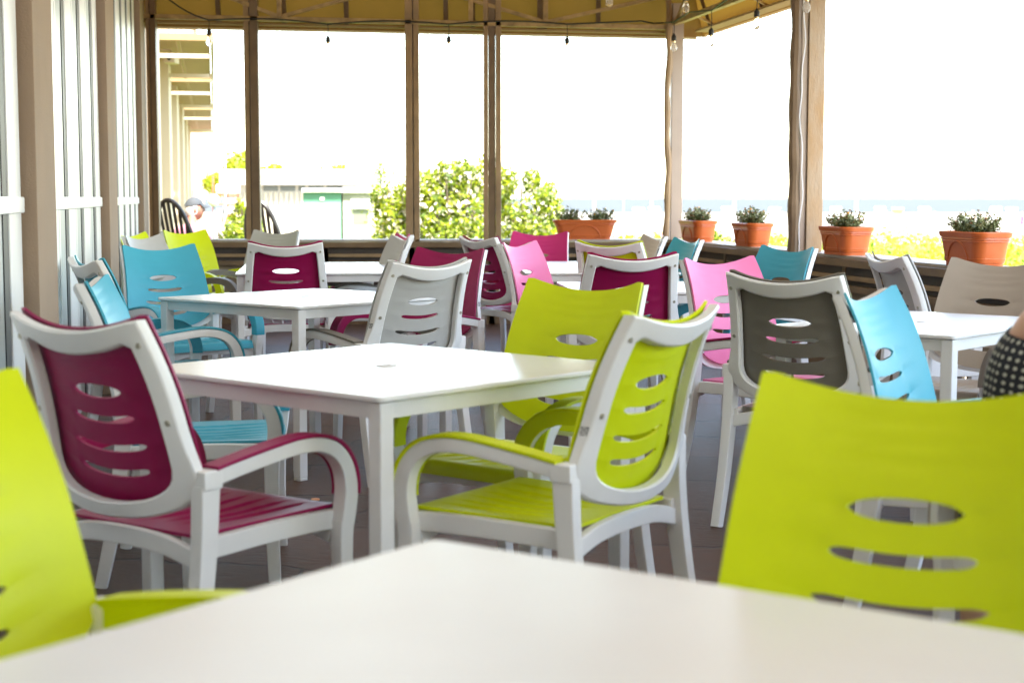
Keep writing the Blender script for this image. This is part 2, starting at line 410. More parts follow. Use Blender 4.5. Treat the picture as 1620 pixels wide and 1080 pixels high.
# ------------------------------------------------------------------ tables
def make_table(label, x, y, ang, sx=.967, sy=.967, grp='white terrace tables', hole=True):
    t = thing('terrace_table', label, 'table', (x, y, 0), ang, grp); hx, hy = sx / 2, sy / 2; TZ = .741
    bm = bmesh.new(); rg = [[bm.verts.new((px, py, TZ + z)) for px, py in rrect(hx + o_, hy + o_, .020 + o_, 6)] for z, o_ in ((-.016, -.010), (-.011, -.001), (-.004, 0), (-.0015, -.0012), (0, -.004))]
    m_ = len(rg[0])
    for i in range(4):
        for k in range(m_): bm.faces.new((rg[i][k], rg[i][(k + 1) % m_], rg[i + 1][(k + 1) % m_], rg[i + 1][k]))
    bm.faces.new(rg[0][::-1]); bm.faces.new(rg[-1]); o = finish(bm, 'tabletop', table_w, t)
    bm = bmesh.new(); k = .030
    for s in (-1, 1):
        box(bm, -hx + k, hx - k, s * (hy - k) - .009, s * (hy - k) + .009, TZ - .056, TZ - .0155, .002)
        box(bm, s * (hx - k) - .009, s * (hx - k) + .009, -hy + k + .011, hy - k - .011, TZ - .056, TZ - .0155, .002)
    finish(bm, 'apron', table_leg, t)
    for sx_ in (-1, 1):
        for sy_ in (-1, 1):
            bm = bmesh.new(); cx, cy = sx_ * (hx - .034), sy_ * (hy - .034)
            box(bm, cx - .0225, cx + .0225, cy - .0225, cy + .0225, .012, TZ - .0155, .007); l = finish(bm, 'leg', table_leg, t)
            bm = bmesh.new(); box(bm, cx - .021, cx + .021, cy - .021, cy + .021, 0, .0125, .003); finish(bm, 'foot', white_pl, l)
    if hole:
        bm = bmesh.new(); lathe(bm, [(.028, TZ - .002), (.028, TZ + .002), (.025, TZ + .0032), (.012, TZ + .0032), (.011, TZ + .0015)], 24); finish(bm, 'parasol_hole_cap', table_leg, o)
    return t
make_table('nearest white table cut off by the bottom of the picture', .004, 1.402, R(-35.8))
make_table('big white square table in the middle foreground between the maroon and the lime armchairs', -.340, 4.252, .844)
make_table('second white square table between the cyan and the pale grey armchairs', -.944, 7.262, .860)
make_table('long white table at the far left behind the maroon armchair seen squarely', -1.28, 10.33, .12, .967, 1.60)
make_table('white table between the pale pink and the lime rimmed armchairs in the far middle', .52, 10.45, .04, .95, 1.75, hole=False)
make_table('white table just left of the pink armchair, mostly hidden by the maroon one', .76, 8.10, .08)
make_table('white table on the right beyond the woman in the dotted dress', 1.507, 5.774, .86, .967, .70)

# ------------------------------------------------------------------ terrace structure
def struct(bm, name, m, smooth=38): o = finish(bm, name, m, None, smooth); o['kind'] = 'structure'; return o
YB = 15.0
def XL(y): return -.188 * y - .68
def XR(y): return 4.36 - .19 * y
# floor: stamped, sealed concrete
fm = bpy.data.materials.new('stamped_concrete'); fm.use_nodes = True; n = fm.node_tree; b = n.nodes['Principled BSDF']
tc = n.nodes.new('ShaderNodeTexCoord'); mp = n.nodes.new('ShaderNodeMapping'); mp.inputs['Rotation'].default_value[2] = .19
n.links.new(tc.outputs['Object'], mp.inputs[0])
br = n.nodes.new('ShaderNodeTexBrick'); br.inputs['Scale'].default_value = 1; br.inputs['Brick Width'].default_value = 1.5; br.inputs['Row Height'].default_value = .62
br.inputs['Mortar Size'].default_value = .008; br.inputs['Mortar Smooth'].default_value = .3; br.offset = .37
br.inputs['Color1'].default_value = (.115, .062, .042, 1); br.inputs['Color2'].default_value = (.068, .043, .032, 1); br.inputs['Mortar'].default_value = (.030, .022, .018, 1)
wn = n.nodes.new('ShaderNodeTexNoise'); b.inputs['Specular IOR Level'].default_value = .20
wn.inputs['Scale'].default_value = 2.0; wn.inputs['Detail'].default_value = 4
va = n.nodes.new('ShaderNodeMixRGB'); va.blend_type = 'ADD'; va.inputs[0].default_value = .32
n.links.new(mp.outputs[0], wn.inputs['Vector']); n.links.new(mp.outputs[0], va.inputs[1]); n.links.new(wn.outputs['Color'], va.inputs[2]); n.links.new(va.outputs[0], br.inputs['Vector'])
m2 = n.nodes.new('ShaderNodeMapping'); m2.inputs['Scale'].default_value = (1.2, 7, 1); n.links.new(mp.outputs[0], m2.inputs[0])
gn = n.nodes.new('ShaderNodeTexNoise'); gn.inputs['Scale'].default_value = 9; gn.inputs['Detail'].default_value = 9; gn.inputs['Roughness'].default_value = .7; n.links.new(m2.outputs[0], gn.inputs['Vector'])
mx = n.nodes.new('ShaderNodeMixRGB'); mx.blend_type = 'MULTIPLY'; mx.inputs[0].default_value = .75
gr = n.nodes.new('ShaderNodeValToRGB'); gr.color_ramp.elements[0].position = .32; gr.color_ramp.elements[1].position = .72; gr.color_ramp.elements[0].color = (.28, .27, .27, 1); gr.color_ramp.elements[1].color = (1.6, 1.45, 1.4, 1)
n.links.new(gn.outputs['Fac'], gr.inputs[0]); n.links.new(br.outputs['Color'], mx.inputs[1]); n.links.new(gr.outputs[0], mx.inputs[2]); n.links.new(mx.outputs[0], b.inputs['Base Color'])
mr = n.nodes.new('ShaderNodeMapRange'); mr.inputs['To Min'].default_value = .22; mr.inputs['To Max'].default_value = .55; n.links.new(gn.outputs['Fac'], mr.inputs[0]); n.links.new(mr.outputs[0], b.inputs['Roughness'])
bp = n.nodes.new('ShaderNodeBump'); bp.inputs['Strength'].default_value = .8; bp.inputs['Distance'].default_value = .012
ad = n.nodes.new('ShaderNodeMath'); ad.operation = 'MULTIPLY_ADD'; ad.inputs[1].default_value = -1.5; n.links.new(br.outputs['Fac'], ad.inputs[0]); n.links.new(gn.outputs['Fac'], ad.inputs[2])
n.links.new(ad.outputs[0], bp.inputs['Height']); n.links.new(bp.outputs[0], b.inputs['Normal'])
bm = bmesh.new()
vs = [bm.verts.new(p) for p in ((XL(-6), -6, 0), (XR(-6), -6, 0), (XR(YB + .1) + .1, YB + .1, 0), (XL(YB + .1), YB + .1, 0))]; bm.faces.new(vs)
struct(bm, 'terrace_floor', fm)

taupe = mat('taupe_stucco', (.30, .215, .145), rough=.8, noise_amt=.15, nscale=3, bump=.2, bscale=120)
white_paint = mat('white_window_paint', (.76, .77, .77), rough=.35, noise_amt=.06, nscale=4)
dark_gap = mat('dark_gap', (.02, .02, .022), rough=.5)
brown_metal = mat('brown_metal', (.17, .105, .050), rough=.45, noise_amt=.35, nscale=5, bump=.15, bscale=60)
brown_light = mat('weathered_brown_metal', (.33, .215, .105), rough=.55, noise_amt=.35, nscale=6, bump=.2, bscale=50)
tan_post = mat('weathered_tan_paint', (.36, .225, .105), rough=.7, noise_amt=.25, nscale=9, bump=.4, bscale=60, col2=(.38, .30, .21), stretch=(1, 1, .35))
tan_panel = mat('tan_parapet_panel', (.20, .145, .085), rough=.6, noise_amt=.35, nscale=3, bump=.15, bscale=30)
gold_fabric = mat('gold_canopy_fabric', (.27, .150, .034), rough=.85, noise_amt=.22, nscale=2.5, bump=.3, bscale=200, trans=((.42, .23, .03), .14))
valance_fabric = mat('tan_valance_fabric', (.45, .31, .15), rough=.85, noise_amt=.15, nscale=4, trans=((.5, .34, .14), .2))
steel_gal = mat('rusty_painted_steel', (.44, .29, .12), rough=.5, noise_amt=.5, nscale=12, bump=.3, bscale=80)
glass = bpy.data.materials.new('window_glass'); glass.use_nodes = True; b = glass.node_tree.nodes['Principled BSDF']
b.inputs['Base Color'].default_value = (.42, .45, .45, 1); b.inputs['Roughness'].default_value = .38; b.inputs['Specular IOR Level'].default_value = .4

# left wall: stucco pillars with bays of tall white folding windows
ux = Vector((-.188, 1, 0)).normalized(); nx = Vector((1, .188, 0)).normalized()
def wallM(): 
    M = Matrix((nx, ux, Vector((0, 0, 1)))).transposed().to_4x4(); M.translation = Vector((XL(0), 0, 0)); return M
WM = wallM(); kk = math.sqrt(1 + .188 ** 2)
def wbox(bm, y0, y1, a0, a1, z0, z1, bev=0): return box(bm, a0, a1, y0 * kk, y1 * kk, z0, z1, bev, WM)
wall = thing('restaurant_wall', 'restaurant side wall along the left with taupe pillars and tall white folding windows', 'wall', (0, 0, 0))
WT = 4.0
bm = bmesh.new(); wbox(bm, -6, 15.4, -.35, -.12, 0, WT); finish(bm, 'wall', taupe, wall)
bm = bmesh.new(); wbox(bm, -6, 15.4, -.12, -.02, 0, .12, .004); finish(bm, 'plinth', taupe, wall)
for y0, y1 in ((-2.6, -1.9), (1.5, 2.2), (5.63, 6.30), (9.55, 10.35), (14.25, 15.35)):
    bm = bmesh.new(); wbox(bm, y0, y1, -.12, .052, 0, WT, .006); wbox(bm, y0 + .42 if y1 < 15 else y0 + .7, y1 + .22 if y1 < 15 else y1, -.11, .030, 0, WT, .004); finish(bm, 'pillar', taupe, wall)
for y0, y1 in ((-1.6, 1.4), (2.5, 5.58), (6.60, 9.50), (10.65, 14.2)):
    es = .30; bm = bmesh.new(); wbox(bm, y1 - es, y1 + .02, -.10, .0, .12, WT, .006); finish(bm, 'window_stile', white_paint, wall)
    bm = bmesh.new(); wbox(bm, y1 - es + .004, y1 + .02, -.06, .012, 1.14, 1.197, .005); finish(bm, 'window_rail', white_paint, wall)
    y1 -= es; n_ = max(2, round((y1 - y0) / .80)); step = (y1 - y0) / n_
    for i in range(n_):
        a0 = y0 + i * step
        bm = bmesh.new(); wbox(bm, a0, a0 + step * .40, -.10, .0, .12, WT, .006); f = finish(bm, 'window_stile', white_paint, wall)
        bm = bmesh.new(); wbox(bm, a0 + step * .40, a0 + step * .86, -.10, -.010, .12, WT); finish(bm, 'glass_pane', glass, wall)
        bm = bmesh.new(); wbox(bm, a0 + step * .46, a0 + step * .52, -.011, -.003, .12, WT, .001); finish(bm, 'window_bead', white_paint, wall)
        bm = bmesh.new(); wbox(bm, a0 + step * .86, a0 + step * 1.0, -.10, -.006, .12, WT); finish(bm, 'window_gap', dark_gap, wall)
        bm = bmesh.new(); wbox(bm, a0 + .004, a0 + step - .004, -.06, .012, 1.14, 1.197, .005); finish(bm, 'window_rail', white_paint, wall)

back = thing('fill_blocking_wall', 'unseen taupe wall added behind the camera to cut fill light', 'wall', (0, -6, 0))  # out of view, added so that little fill light comes from behind
bm = bmesh.new(); box(bm, XL(-6) - .3, XR(-6) + .1, -.2, 0, 0, 4.0); finish(bm, 'wall', taupe, back)
# posts of the terrace
pg = 'posts of the terrace front'
def post(label, x, y, ang, parts, z1):
    t = thing('terrace_post', label, 'post', (x, y, 0), ang, pg)
    for nm, x0, x1, y0, y1, m in parts:
        bm = bmesh.new(); box(bm, x0, x1, y0, y1, 0, z1, .005); finish(bm, nm, m, t)
    return t
def curtain(bm, x, y, r, z0, z1, wob=.012, seed=0):
    pts = [(x + wob * math.sin(z * 5 + seed) + wob * .5 * math.sin(z * 13 + seed), y + wob * .5 * math.cos(z * 4 + seed), z) for z in [z0 + (z1 - z0) * i / 30 for i in range(31)]]
    tube(bm, pts, [r * (1 + .12 * math.sin(i * 1.3 + seed)) for i in range(31)], 9)
def zch(x): return 2.895 - (x + 3.4) * .02   # lower chord of the back truss
def back_post(label, px0, px1, flip=False):
    x0 = at(px0, 300, YB).x; x1 = at(px1, 300, YB).x; c = (x0 + x1) / 2; h_ = (x1 - x0) / 2
    P = [('post_tube', -h_ * .15, h_, -.03, .05, brown_metal), ('curtain_track', -h_, -h_ * .25, -.015, .045, brown_light), ('seal_strip', -h_ * .23, -h_ * .17, -.02, .03, dark_gap)]
    if flip == 2: P = [('post_tube', -h_ * .45, h_ * .35, -.02, .05, brown_metal), ('curtain_track', -h_, -h_ * .47, -.03, .045, brown_light), ('curtain_track', h_ * .37, h_, -.03, .045, brown_light)]
    if flip == 1: P = [('post_tube', -h_, h_ * .05, -.03, .05, brown_light), ('curtain_track', h_ * .18, h_, -.02, .045, brown_light), ('seal_strip', h_ * .07, h_ * .16, -.015, .03, dark_gap)]
    return post(label, c, YB, 0, P, 3.20)
back_post('brown post at the back left corner beside the wall end', 236, 252)
back_post('brown metal post left of the green and white cabinets', 389, 412)
back_post('brown metal post in front of the middle of the flowering bushes', 642, 664, 1)
back_post('widest brown metal post of the back side, two pale tracks with a dark tube between', 765, 793, 2)
t = post('pale corner post with a wavy rolled curtain where back and right side meet', at(1069, 300, YB).x, YB, 0, [('post_tube', -.048, .058, -.04, .06, mat('pale_taupe_paint', (.40, .32, .25), rough=.6, noise_amt=.12, nscale=4))], 3.0)
bm = bmesh.new(); curtain(bm, -.085, -.04, .030, .8, 3.2, .010, 1); finish(bm, 'rolled_curtain', brown_light, t)
bm = bmesh.new(); box(bm, -.062, -.052, -.03, .0, .8, 3.0, .002); finish(bm, 'curtain_track', white_paint, t)
YP = 11.6; rA = math.atan(.19)
t = post('wide weathered tan post on the right side with a dark curtain and a white cable', XR(YP), YP, 0, [('post_tube', -.012, .105, -.06, .09, tan_post), ('side_plate', -.062, -.016, -.04, .06, mat('pale_taupe_paint', (.40, .32, .25)))], 3.4)
bm = bmesh.new(); curtain(bm, -.105, -.03, .040, .75, 3.1, .0035, 2); finish(bm, 'rolled_curtain', brown_metal, t)
bm = bmesh.new(); tube(bm, [(-.060 + .012 * math.sin(z * 6) + .006 * math.sin(z * 17), -.075, z) for z in [.7 + i * .06 for i in range(44)]], .0038, 6); finish(bm, 'cable', white_paint, t)
for y in (7.6, 3.6): post('tan post outside the right edge of the picture', XR(y), y, 0, [('post_tube', -.05, .07, -.06, .09, tan_post)], 3.4)

# parapets
SZ = .80
par = thing('parapet', 'low brown parapet with tan panels closing the back of the terrace', 'wall', (0, YB, 0))
def parapet(t, L, posts, M):
    def bx(nm, m, a, b, c, d, e_, f, bev=.003):
        bm = bmesh.new(); box(bm, a, b, c, d, e_, f, bev, M); return finish(bm, nm, m, t)
    bx('sill', mat('sill_stone', (.36, .31, .26), rough=.5, noise_amt=.15, nscale=5), 0, L, -.02, .24, SZ - .022, SZ, .004)
    bx('top_rail', brown_metal, 0, L, -.05, .0, SZ - .075, SZ - .023)
    bx('middle_rail', brown_light, 0, L, -.035, .0, SZ - .165, SZ - .135)
    bx('lower_rail', brown_metal, 0, L, -.045, .0, SZ - .245, SZ - .20)
    bx('backing_panel', mat('dark_panel', (.06, .045, .034), rough=.6, noise_amt=.2), 0, L, .01, .06, SZ - .26, SZ - .03)
    bx('base_rail', brown_metal, 0, L, -.045, .0, 0, .08)
    for i in range(len(posts) - 1):
        bx('panel', tan_panel, posts[i] + .03, posts[i + 1] - .03, -.012, .012, .082, SZ - .247)
        nb = max(1, int((posts[i + 1] - posts[i]) / .45))
        for j in range(nb + 1):
            x = posts[i] + (posts[i + 1] - posts[i]) * j / nb
            if j in (0, nb): bx('upright', brown_metal, x - .028, x + .028, -.055, -.046, 0, SZ - .076)
XB0, XB1 = XL(YB) + .0, XR(YB)
M = Matrix.Translation((XB0, 0, 0)); bpx = [at(p, 300, YB).x - XB0 for p in (240, 395, 515, 652, 778, 920, 1062)]
parapet(par, XB1 - XB0, bpx, M)
par2 = thing('parapet', 'low brown parapet with tan panels along the right side under the planters', 'wall', (XB1, YB, 0))
d2 = Vector((.19, -1, 0)).normalized(); n2 = Vector((1, .19, 0)).normalized()
M2 = Matrix((d2, n2, Vector((0, 0, 1)))).transposed().to_4x4()
L2 = 17.0; parapet(par2, L2, [0, .9, 1.75, 2.6, 3.45, 4.3, 5.15, 6.0, 6.85, 7.7, 8.55, 9.4, 10.25, 12, 14, 17], M2)

# canopy: fabric and steel trusses
can = thing('canopy', 'gold brown fabric canopy on rusty steel trusses above the back of the terrace', 'canopy', (0, YB, 0))
def cpart(bm, nm, m, t=can):
    for v in bm.verts: v.co.y -= YB
    return finish(bm, nm, m, t)
xa, xb = XL(YB) - .3, XR(YB) + .25
bm = bmesh.new()
def sheet3(bm, A, B, C_, nx_=24):
    sheet(bm, [A[0], A[1], B[1], B[0]], nx_, 3, 0); sheet(bm, [B[0], B[1], C_[1], C_[0]], nx_, 8)
def sheet(bm, pts, nx_=24, ny_=8, sag=.02):
    a_, b_, c_, d_ = [Vector(p) for p in pts]; g = []
    for i in range(nx_ + 1):
        u = i / nx_; g.append([])
        for j in range(ny_ + 1):
            v = j / ny_; p = a_.lerp(b_, u).lerp(d_.lerp(c_, u), v); p.z -= sag * math.sin(u * nx_ / 3 * math.pi) ** 2 * math.sin(v * math.pi)
            g[-1].append(bm.verts.new(p))
    for i in range(nx_):
        for j in range(ny_): bm.faces.new((g[i][j], g[i + 1][j], g[i + 1][j + 1], g[i][j + 1]))
OH = .26
sheet3(bm, [(xa, YB + .26, zch(xa) - .08), (xb + .1, YB + .26, zch(xb) - .08)], [(xa, YB + .13, zch(xa) + .42), (xb + .02, YB + .13, zch(xb) + .42)], [(xa + .4, YB - 2.7, zch(xa) + 1.42), (xb - .2, YB - 2.7, zch(xb) + 1.42)])
cpart(bm, 'fabric', gold_fabric)
bm = bmesh.new(); sheet(bm, [(xa, YB + OH + .01, zch(xa) - .10), (xb, YB + OH + .01, zch(xb) - .10), (xb, YB + OH + .012, zch(xb) + .02), (xa, YB + OH + .012, zch(xa) + .02)], 24, 2, 0); cpart(bm, 'valance', valance_fabric)
bm = bmesh.new(); bar(bm, (xa, YB, zch(xa) - .015), (xb - .25, YB, zch(xb) - .015), .06, .045, .004); cpart(bm, 'lower_chord', steel_gal)
bm = bmesh.new(); bar(bm, (xa, YB + .11, zch(xa) - .055), (xb - .25, YB + .11, zch(xb) - .055), .07, .02, .003); cpart(bm, 'fabric_rail', valance_fabric)
for px in (340, 445, 545, 704, 747, 854, 862, 948): 
    x = at(px, 20, YB).x; bm = bmesh.new(); bar(bm, (x, YB + .20, zch(x) - .05), (x, YB + .07, zch(x) + .42), .045, .03, .003); bar(bm, (x, YB + .08, zch(x) + .37), (x, YB - 2.6, zch(x) + 1.32), .035, .05, .003); cpart(bm, 'rafter', brown_metal)
nodes = [at(p, 40, YB).x for p in (240, 445, 660, 700, 862, 1060)]
for p0, p1, up in ((443, 318, 1), (443, 602, 1), (863, 700, 1), (863, 1052, 1)):
    x0 = at(p0, 40, YB).x; x1 = at(p1, 40, YB).x; bm = bmesh.new()
    bar(bm, (x0, YB - .01, zch(x0) + .005 + (.42 if not up else 0)), (x1, YB - .01, zch(x1) + (.25 if up else .0) + .02), .034, .034, .003); cpart(bm, 'brace', steel_gal)
for px in (443, 745, 863):
    x = at(px, 40, YB).x; bm = bmesh.new(); bar(bm, (x, YB - .03, zch(x)), (x, YB - .03, zch(x) + .44), .045, .045, .003); cpart(bm, 'web_post', steel_gal)

can2 = thing('canopy', 'gold brown fabric canopy on rusty steel trusses above the right side of the terrace', 'canopy', (0, YB, 0))
def on_r(y, out=0, z=0): return Vector((XR(y) + out, y, z))
ZR = 2.83
bm = bmesh.new(); sheet3(bm, [on_r(YB + .3, .36, ZR - .10), on_r(-6, .36, ZR - .10)], [on_r(YB + .2, .20, ZR + .42), on_r(-6, .20, ZR + .42)], [on_r(YB - 2.2, -2.4, ZR + 1.38), on_r(-6, -2.4, ZR + 1.38)], 48); cpart(bm, 'fabric', gold_fabric, can2)
bm = bmesh.new(); sheet(bm, [on_r(YB + .3, .375, ZR - .115), on_r(-6, .375, ZR - .115), on_r(-6, .377, ZR + .02), on_r(YB + .3, .377, ZR + .02)], 48, 2, 0); cpart(bm, 'valance', valance_fabric, can2)
bm = bmesh.new(); bar(bm, on_r(YB, 0, ZR - .015), on_r(-6, 0, ZR - .015), .055, .045, .004); cpart(bm, 'lower_chord', steel_gal, can2)
bm = bmesh.new(); bar(bm, on_r(YB, .27, ZR - .085), on_r(-6, .27, ZR - .085), .14, .02, .003); cpart(bm, 'fabric_rail', valance_fabric, can2)
bm = bmesh.new(); bar(bm, on_r(YB, -.02, ZR + .42), on_r(-6, -.02, ZR + .42), .05, .05, .004); cpart(bm, 'upper_chord', steel_gal, can2)
for i in range(14):
    y = YB - .1 - i * 1.4
    bm = bmesh.new(); bar(bm, on_r(y, .32, ZR - .07), on_r(y, .16, ZR + .40), .04, .03, .003); bar(bm, on_r(y, .16, ZR + .37), on_r(y, -2.2, ZR + 1.25), .04, .04, .003); cpart(bm, 'rafter', brown_metal, can2)
    bm = bmesh.new(); bar(bm, on_r(y, 0, ZR), on_r(y - .7, 0, ZR + .42), .03, .03, .003); cpart(bm, 'brace', steel_gal, can2)
    bm = bmesh.new(); bar(bm, on_r(y - 1.4, 0, ZR), on_r(y - .7, 0, ZR + .42), .03, .03, .003); cpart(bm, 'brace', steel_gal, can2)
    bm = bmesh.new(); bar(bm, on_r(y - .35, .24, ZR - .072), on_r(y - .55, .02, ZR - .02), .012, .02, .001); cpart(bm, 'lace', steel_gal, can2)
bm = bmesh.new(); z_ = ZR + 1.16
ya, yb = -6.0, YB - 2.15
vs = [bm.verts.new(p) for p in ((XL(ya) - .2, ya, z_ + .03), (XR(ya) - 1.9, ya, z_ + .03), (XR(yb) - 1.9, yb, z_ + .03), (XL(yb) - .2, yb, z_ + .03))]
bm.faces.new(vs)
roof = finish(bm, 'roof', mat('light_passing_canvas', (.58, .57, .555), rough=.85, noise_amt=.1, nscale=2, trans=((.60, .59, .575), .17))); tag(roof, 'unseen flat roof over the middle of the terrace, translucent canvas made up for soft inside light', 'roof')  # unseen roof; translucent canvas made up to brighten the inside softly

# string of bulbs
black_rub = mat('black_rubber', (.012, .012, .012), rough=.55)
bulbg = bpy.data.materials.new('bulb_glass'); bulbg.use_nodes = True; b = bulbg.node_tree.nodes['Principled BSDF']
b.inputs['Base Color'].default_value = (.97, .97, .95, 1); b.inputs['Roughness'].default_value = .12; b.inputs['Transmission Weight'].default_value = .85; b.inputs['IOR'].default_value = 1.12
brass = mat('bulb_cap', (.7, .5, .25), rough=.3, metal=.9)
def bulb(px, py, d, label):
    p = at(px, py, d)    # centre of the glass
    t = thing('hanging_bulb', label, 'light bulb', p, 0, 'bulbs of the string light')
    bm = bmesh.new(); lathe(bm, [(.002, -.037), (.014, -.034), (.026, -.021), (.030, -.002), (.027, .016), (.018, .034), (.015, .044), (.014, .050)], 16); g = finish(bm, 'bulb', bulbg, t)
    bm = bmesh.new(); lathe(bm, [(.015, .047), (.0155, .064)], 12); finish(bm, 'bulb_cap', brass, g)
    bm = bmesh.new(); lathe(bm, [(.021, .062), (.023, .070), (.022, .105), (.012, .118), (.006, .130)], 14); finish(bm, 'socket', black_rub, t)
    ztop_ = max(p.z + .20, zch(0) - .03); bm = bmesh.new(); tube(bm, [(0, 0, .12), (.003, 0, .12 + (ztop_ - p.z - .12) * .5), (0, 0, ztop_ - p.z)], .0035, 6); finish(bm, 'wire', black_rub, t)
    return p, ztop_
BL = [(331, 67, 14.9, 'leftmost hanging bulb, in front of the far sunshade lattice'), (519, 78, 14.9, 'hanging bulb in the second opening, above the white hut'), (710, 78, 14.9, 'hanging bulb above the flowering bushes, in the narrow opening'),
      (897, 80, 14.9, 'hanging bulb in the wide middle opening of the back side'), (1066, 76, 14.7, 'bulb hanging right against the pale corner post'), (1125, 68, 13.8, 'bulb just right of the corner post under the side canopy'),
      (1197, 40, 12.7, 'bulb under the side canopy midway between corner post and tan post'), (1276, 13, 11.4, 'bulb hanging against the top of the wide tan post'), (964, 4, 12.8, 'bulb hanging inside near the top edge, left of the corner'), (1085, 14, 12.9, 'yellowish bulb in front of the canopy braces by the corner')]
tops = [bulb(*b_) for b_ in BL]
bm = bmesh.new(); pts = [(at(262, 0, 14.9).x, 14.88, 3.05)]
for (p, zt) in tops[:4]:
    x0, y0, z0 = pts[-1]; 
    for k in range(1, 7):
        u = k / 6; pts.append((x0 + (p.x - x0) * u, 14.89, (z0 + (zt - z0) * u) + .03 * math.sin(u * math.pi) * (1 if x0 > -3 else -1)))
pts.append((1.2, 14.86, zch(1.2) + .02)); 
for (p, zt) in tops[4:8]: pts.append((p.x - .15, p.y + .4, zt + .03)); pts.append((p.x, p.y, zt))
pts.append((tops[7][0].x + .4, tops[7][0].y - 2, tops[7][1] + .1))
tube(bm, pts, .008, 6); tag(finish(bm, 'light_cable', black_rub), 'black cable of the string light running along the canopy beam', 'cable')
bm = bmesh.new(); tube(bm, [(p.x + dx, p.y, p.z + dz) for p, dx, dz in ((tops[8][0], -2.5, .35), (tops[8][0], 0, .21), (tops[9][0], 0, .21), (tops[9][0], 1.2, .4))], .008, 6); tag(finish(bm, 'light_cable', black_rub), 'inner black cable carrying the two bulbs nearer the camera', 'cable')

# ------------------------------------------------------------------ planters on the parapets
terra = mat('terracotta_plastic', (.56, .13, .030), rough=.34, spec=.5, noise_amt=.12, nscale=4, trans=((.7, .18, .05), .12))
soil = mat('potting_soil', (.028, .018, .013), rough=.95, noise_amt=.5, nscale=60, bump=1, bscale=90)
herb = [mat('herb_leaf', (.12, .145, .035), rough=.6, noise_amt=.4, nscale=20), mat('herb_leaf_pale', (.26, .28, .12), rough=.6), mat('dry_flower', (.20, .09, .03), rough=.7), mat('orange_flower', (.75, .33, .02), rough=.6)]
def planter(label, x, y, ang, L, Wd, Hh, base, plabels, np_):
    t = thing('planter', label, 'planter', (x, y, base), ang, 'terracotta planters on the parapet')
    bm = bmesh.new(); rings = []
    lv = [(0, .80, 0), (.02, .81, 0), (.025, .82, .004), (Hh * .24, .845, .004), (Hh * .25, .855, 0), (Hh * .70, .93, 0), (Hh * .72, .94, .004), (Hh * .755, .945, .0), (Hh * .78, .955, .004), (Hh * .84, .965, 0), (Hh * .845, 1.0, .002), (Hh * .97, 1.015, .004), (Hh, 1.015, .0), (Hh, .98, -.004), (Hh - .03, .95, -.006)]
    for z, s, o_ in lv:
        rings.append([bm.verts.new((px * s / 1, py * s / 1, z)) for px, py in rrect(L / 2 + o_, Wd / 2 + o_, .075)])
    m = len(rings[0])
    for i in range(len(rings) - 1):
        for k in range(m): bm.faces.new((rings[i][k], rings[i][(k + 1) % m], rings[i + 1][(k + 1) % m], rings[i + 1][k]))
    bm.faces.new(rings[0][::-1])
    # raised arches on the long sides
    for s in (-1, 1):
        for cx in (-.0,):
            pts = []
            for i in range(13):
                a_ = math.pi * i / 12; z = .02 + Hh * .62 * math.sin(a_); px = cx + L * .24 * math.cos(a_)
                sc = lerp(z, [0, Hh * .7], [.80, .93]); pts.append((px, s * (Wd / 2 * sc + .002), z))
            tube(bm, pts, .006, 6)
    finish(bm, 'pot', terra, t, 30)
    bm = bmesh.new(); n_ = 14; g = []
    for i in range(n_ * 2 + 1):
        g.append([bm.verts.new(((i / n_ - 1) * L * .455, (j / 6 * 2 - 1) * Wd * .43, Hh - .022 + .014 * noise.noise(Vector((i * .9, j * .8, x * 3))))) for j in range(7)])
    for i in range(n_ * 2):
        for j in range(6): bm.faces.new((g[i][j], g[i + 1][j], g[i + 1][j + 1], g[i][j + 1]))
    finish(bm, 'soil', soil, t)
    for k in range(np_):
        cx = 0 if np_ == 1 else (-.24 + .48 * k) * L
        pt = thing('potted_plant', plabels[k], 'plant', Matrix.Translation((x, y, base + Hh - .02)) @ Matrix.Rotation(ang, 4, 'Z') @ Vector((cx, 0, 0)), ang, 'small flowering plants in the planters')
        bs = bmesh.new(); bl = bmesh.new(); W_ = L * (.50 if np_ == 1 else .23)
        for i in range(80 if np_ == 1 else 50):
            a_ = random.uniform(0, 6.28); rr = random.uniform(0, 1) ** .6; ex = math.cos(a_) * rr * W_; ey = math.sin(a_) * rr * Wd * .42
            hh = random.uniform(.055, .15) * (1.08 - .38 * rr); tip = Vector((ex * 1.12, ey * 1.15, hh)); rt = Vector((ex * .5, ey * .5, 0))
            md = rt.lerp(tip, .5) + Vector((0, 0, .012)); tube(bs, [rt, md, tip], .0016, 4)
            for q in range(16):
                u = random.uniform(.25, 1); p = rt.lerp(tip, u) + Vector([random.gauss(0, .007) for _ in range(3)])
                leaves(bl, [p], .0165, .4, .6, mi=0 if random.random() < .6 else 1, asp=.34)
            if random.random() < .6: leaves(bl, [tip + Vector((random.gauss(0, .003), random.gauss(0, .003), .004)) for _ in range(3)], .009, .4, .2, mi=3 if random.random() < .12 else 2, asp=.6)
        finish(bs, 'stems', herb[0], pt); finish(bl, 'leaves', herb, pt, 180)
def pr(px, L, Wd, Hh, label, plabs, np_=1, dang=0):
    y = 4.42 / (.19 + (px - 810) / FPX); planter(label, XR(y) + .06, y - .0, math.atan2(-1, .19) + dang, L, Wd, Hh, SZ, plabs, np_)
planter('wide terracotta planter with two plants on the back parapet', at(925, 350, YB + .1).x, YB + .11, 0, .60, .20, .185, SZ, ['left of the two small bushy plants in the wide planter', 'right of the two small bushy plants in the wide planter'], 2)
pr(1103, .56, .22, .19, 'terracotta planter just right of the pale corner post', ['small leafy plant in the planter beside the corner post'])
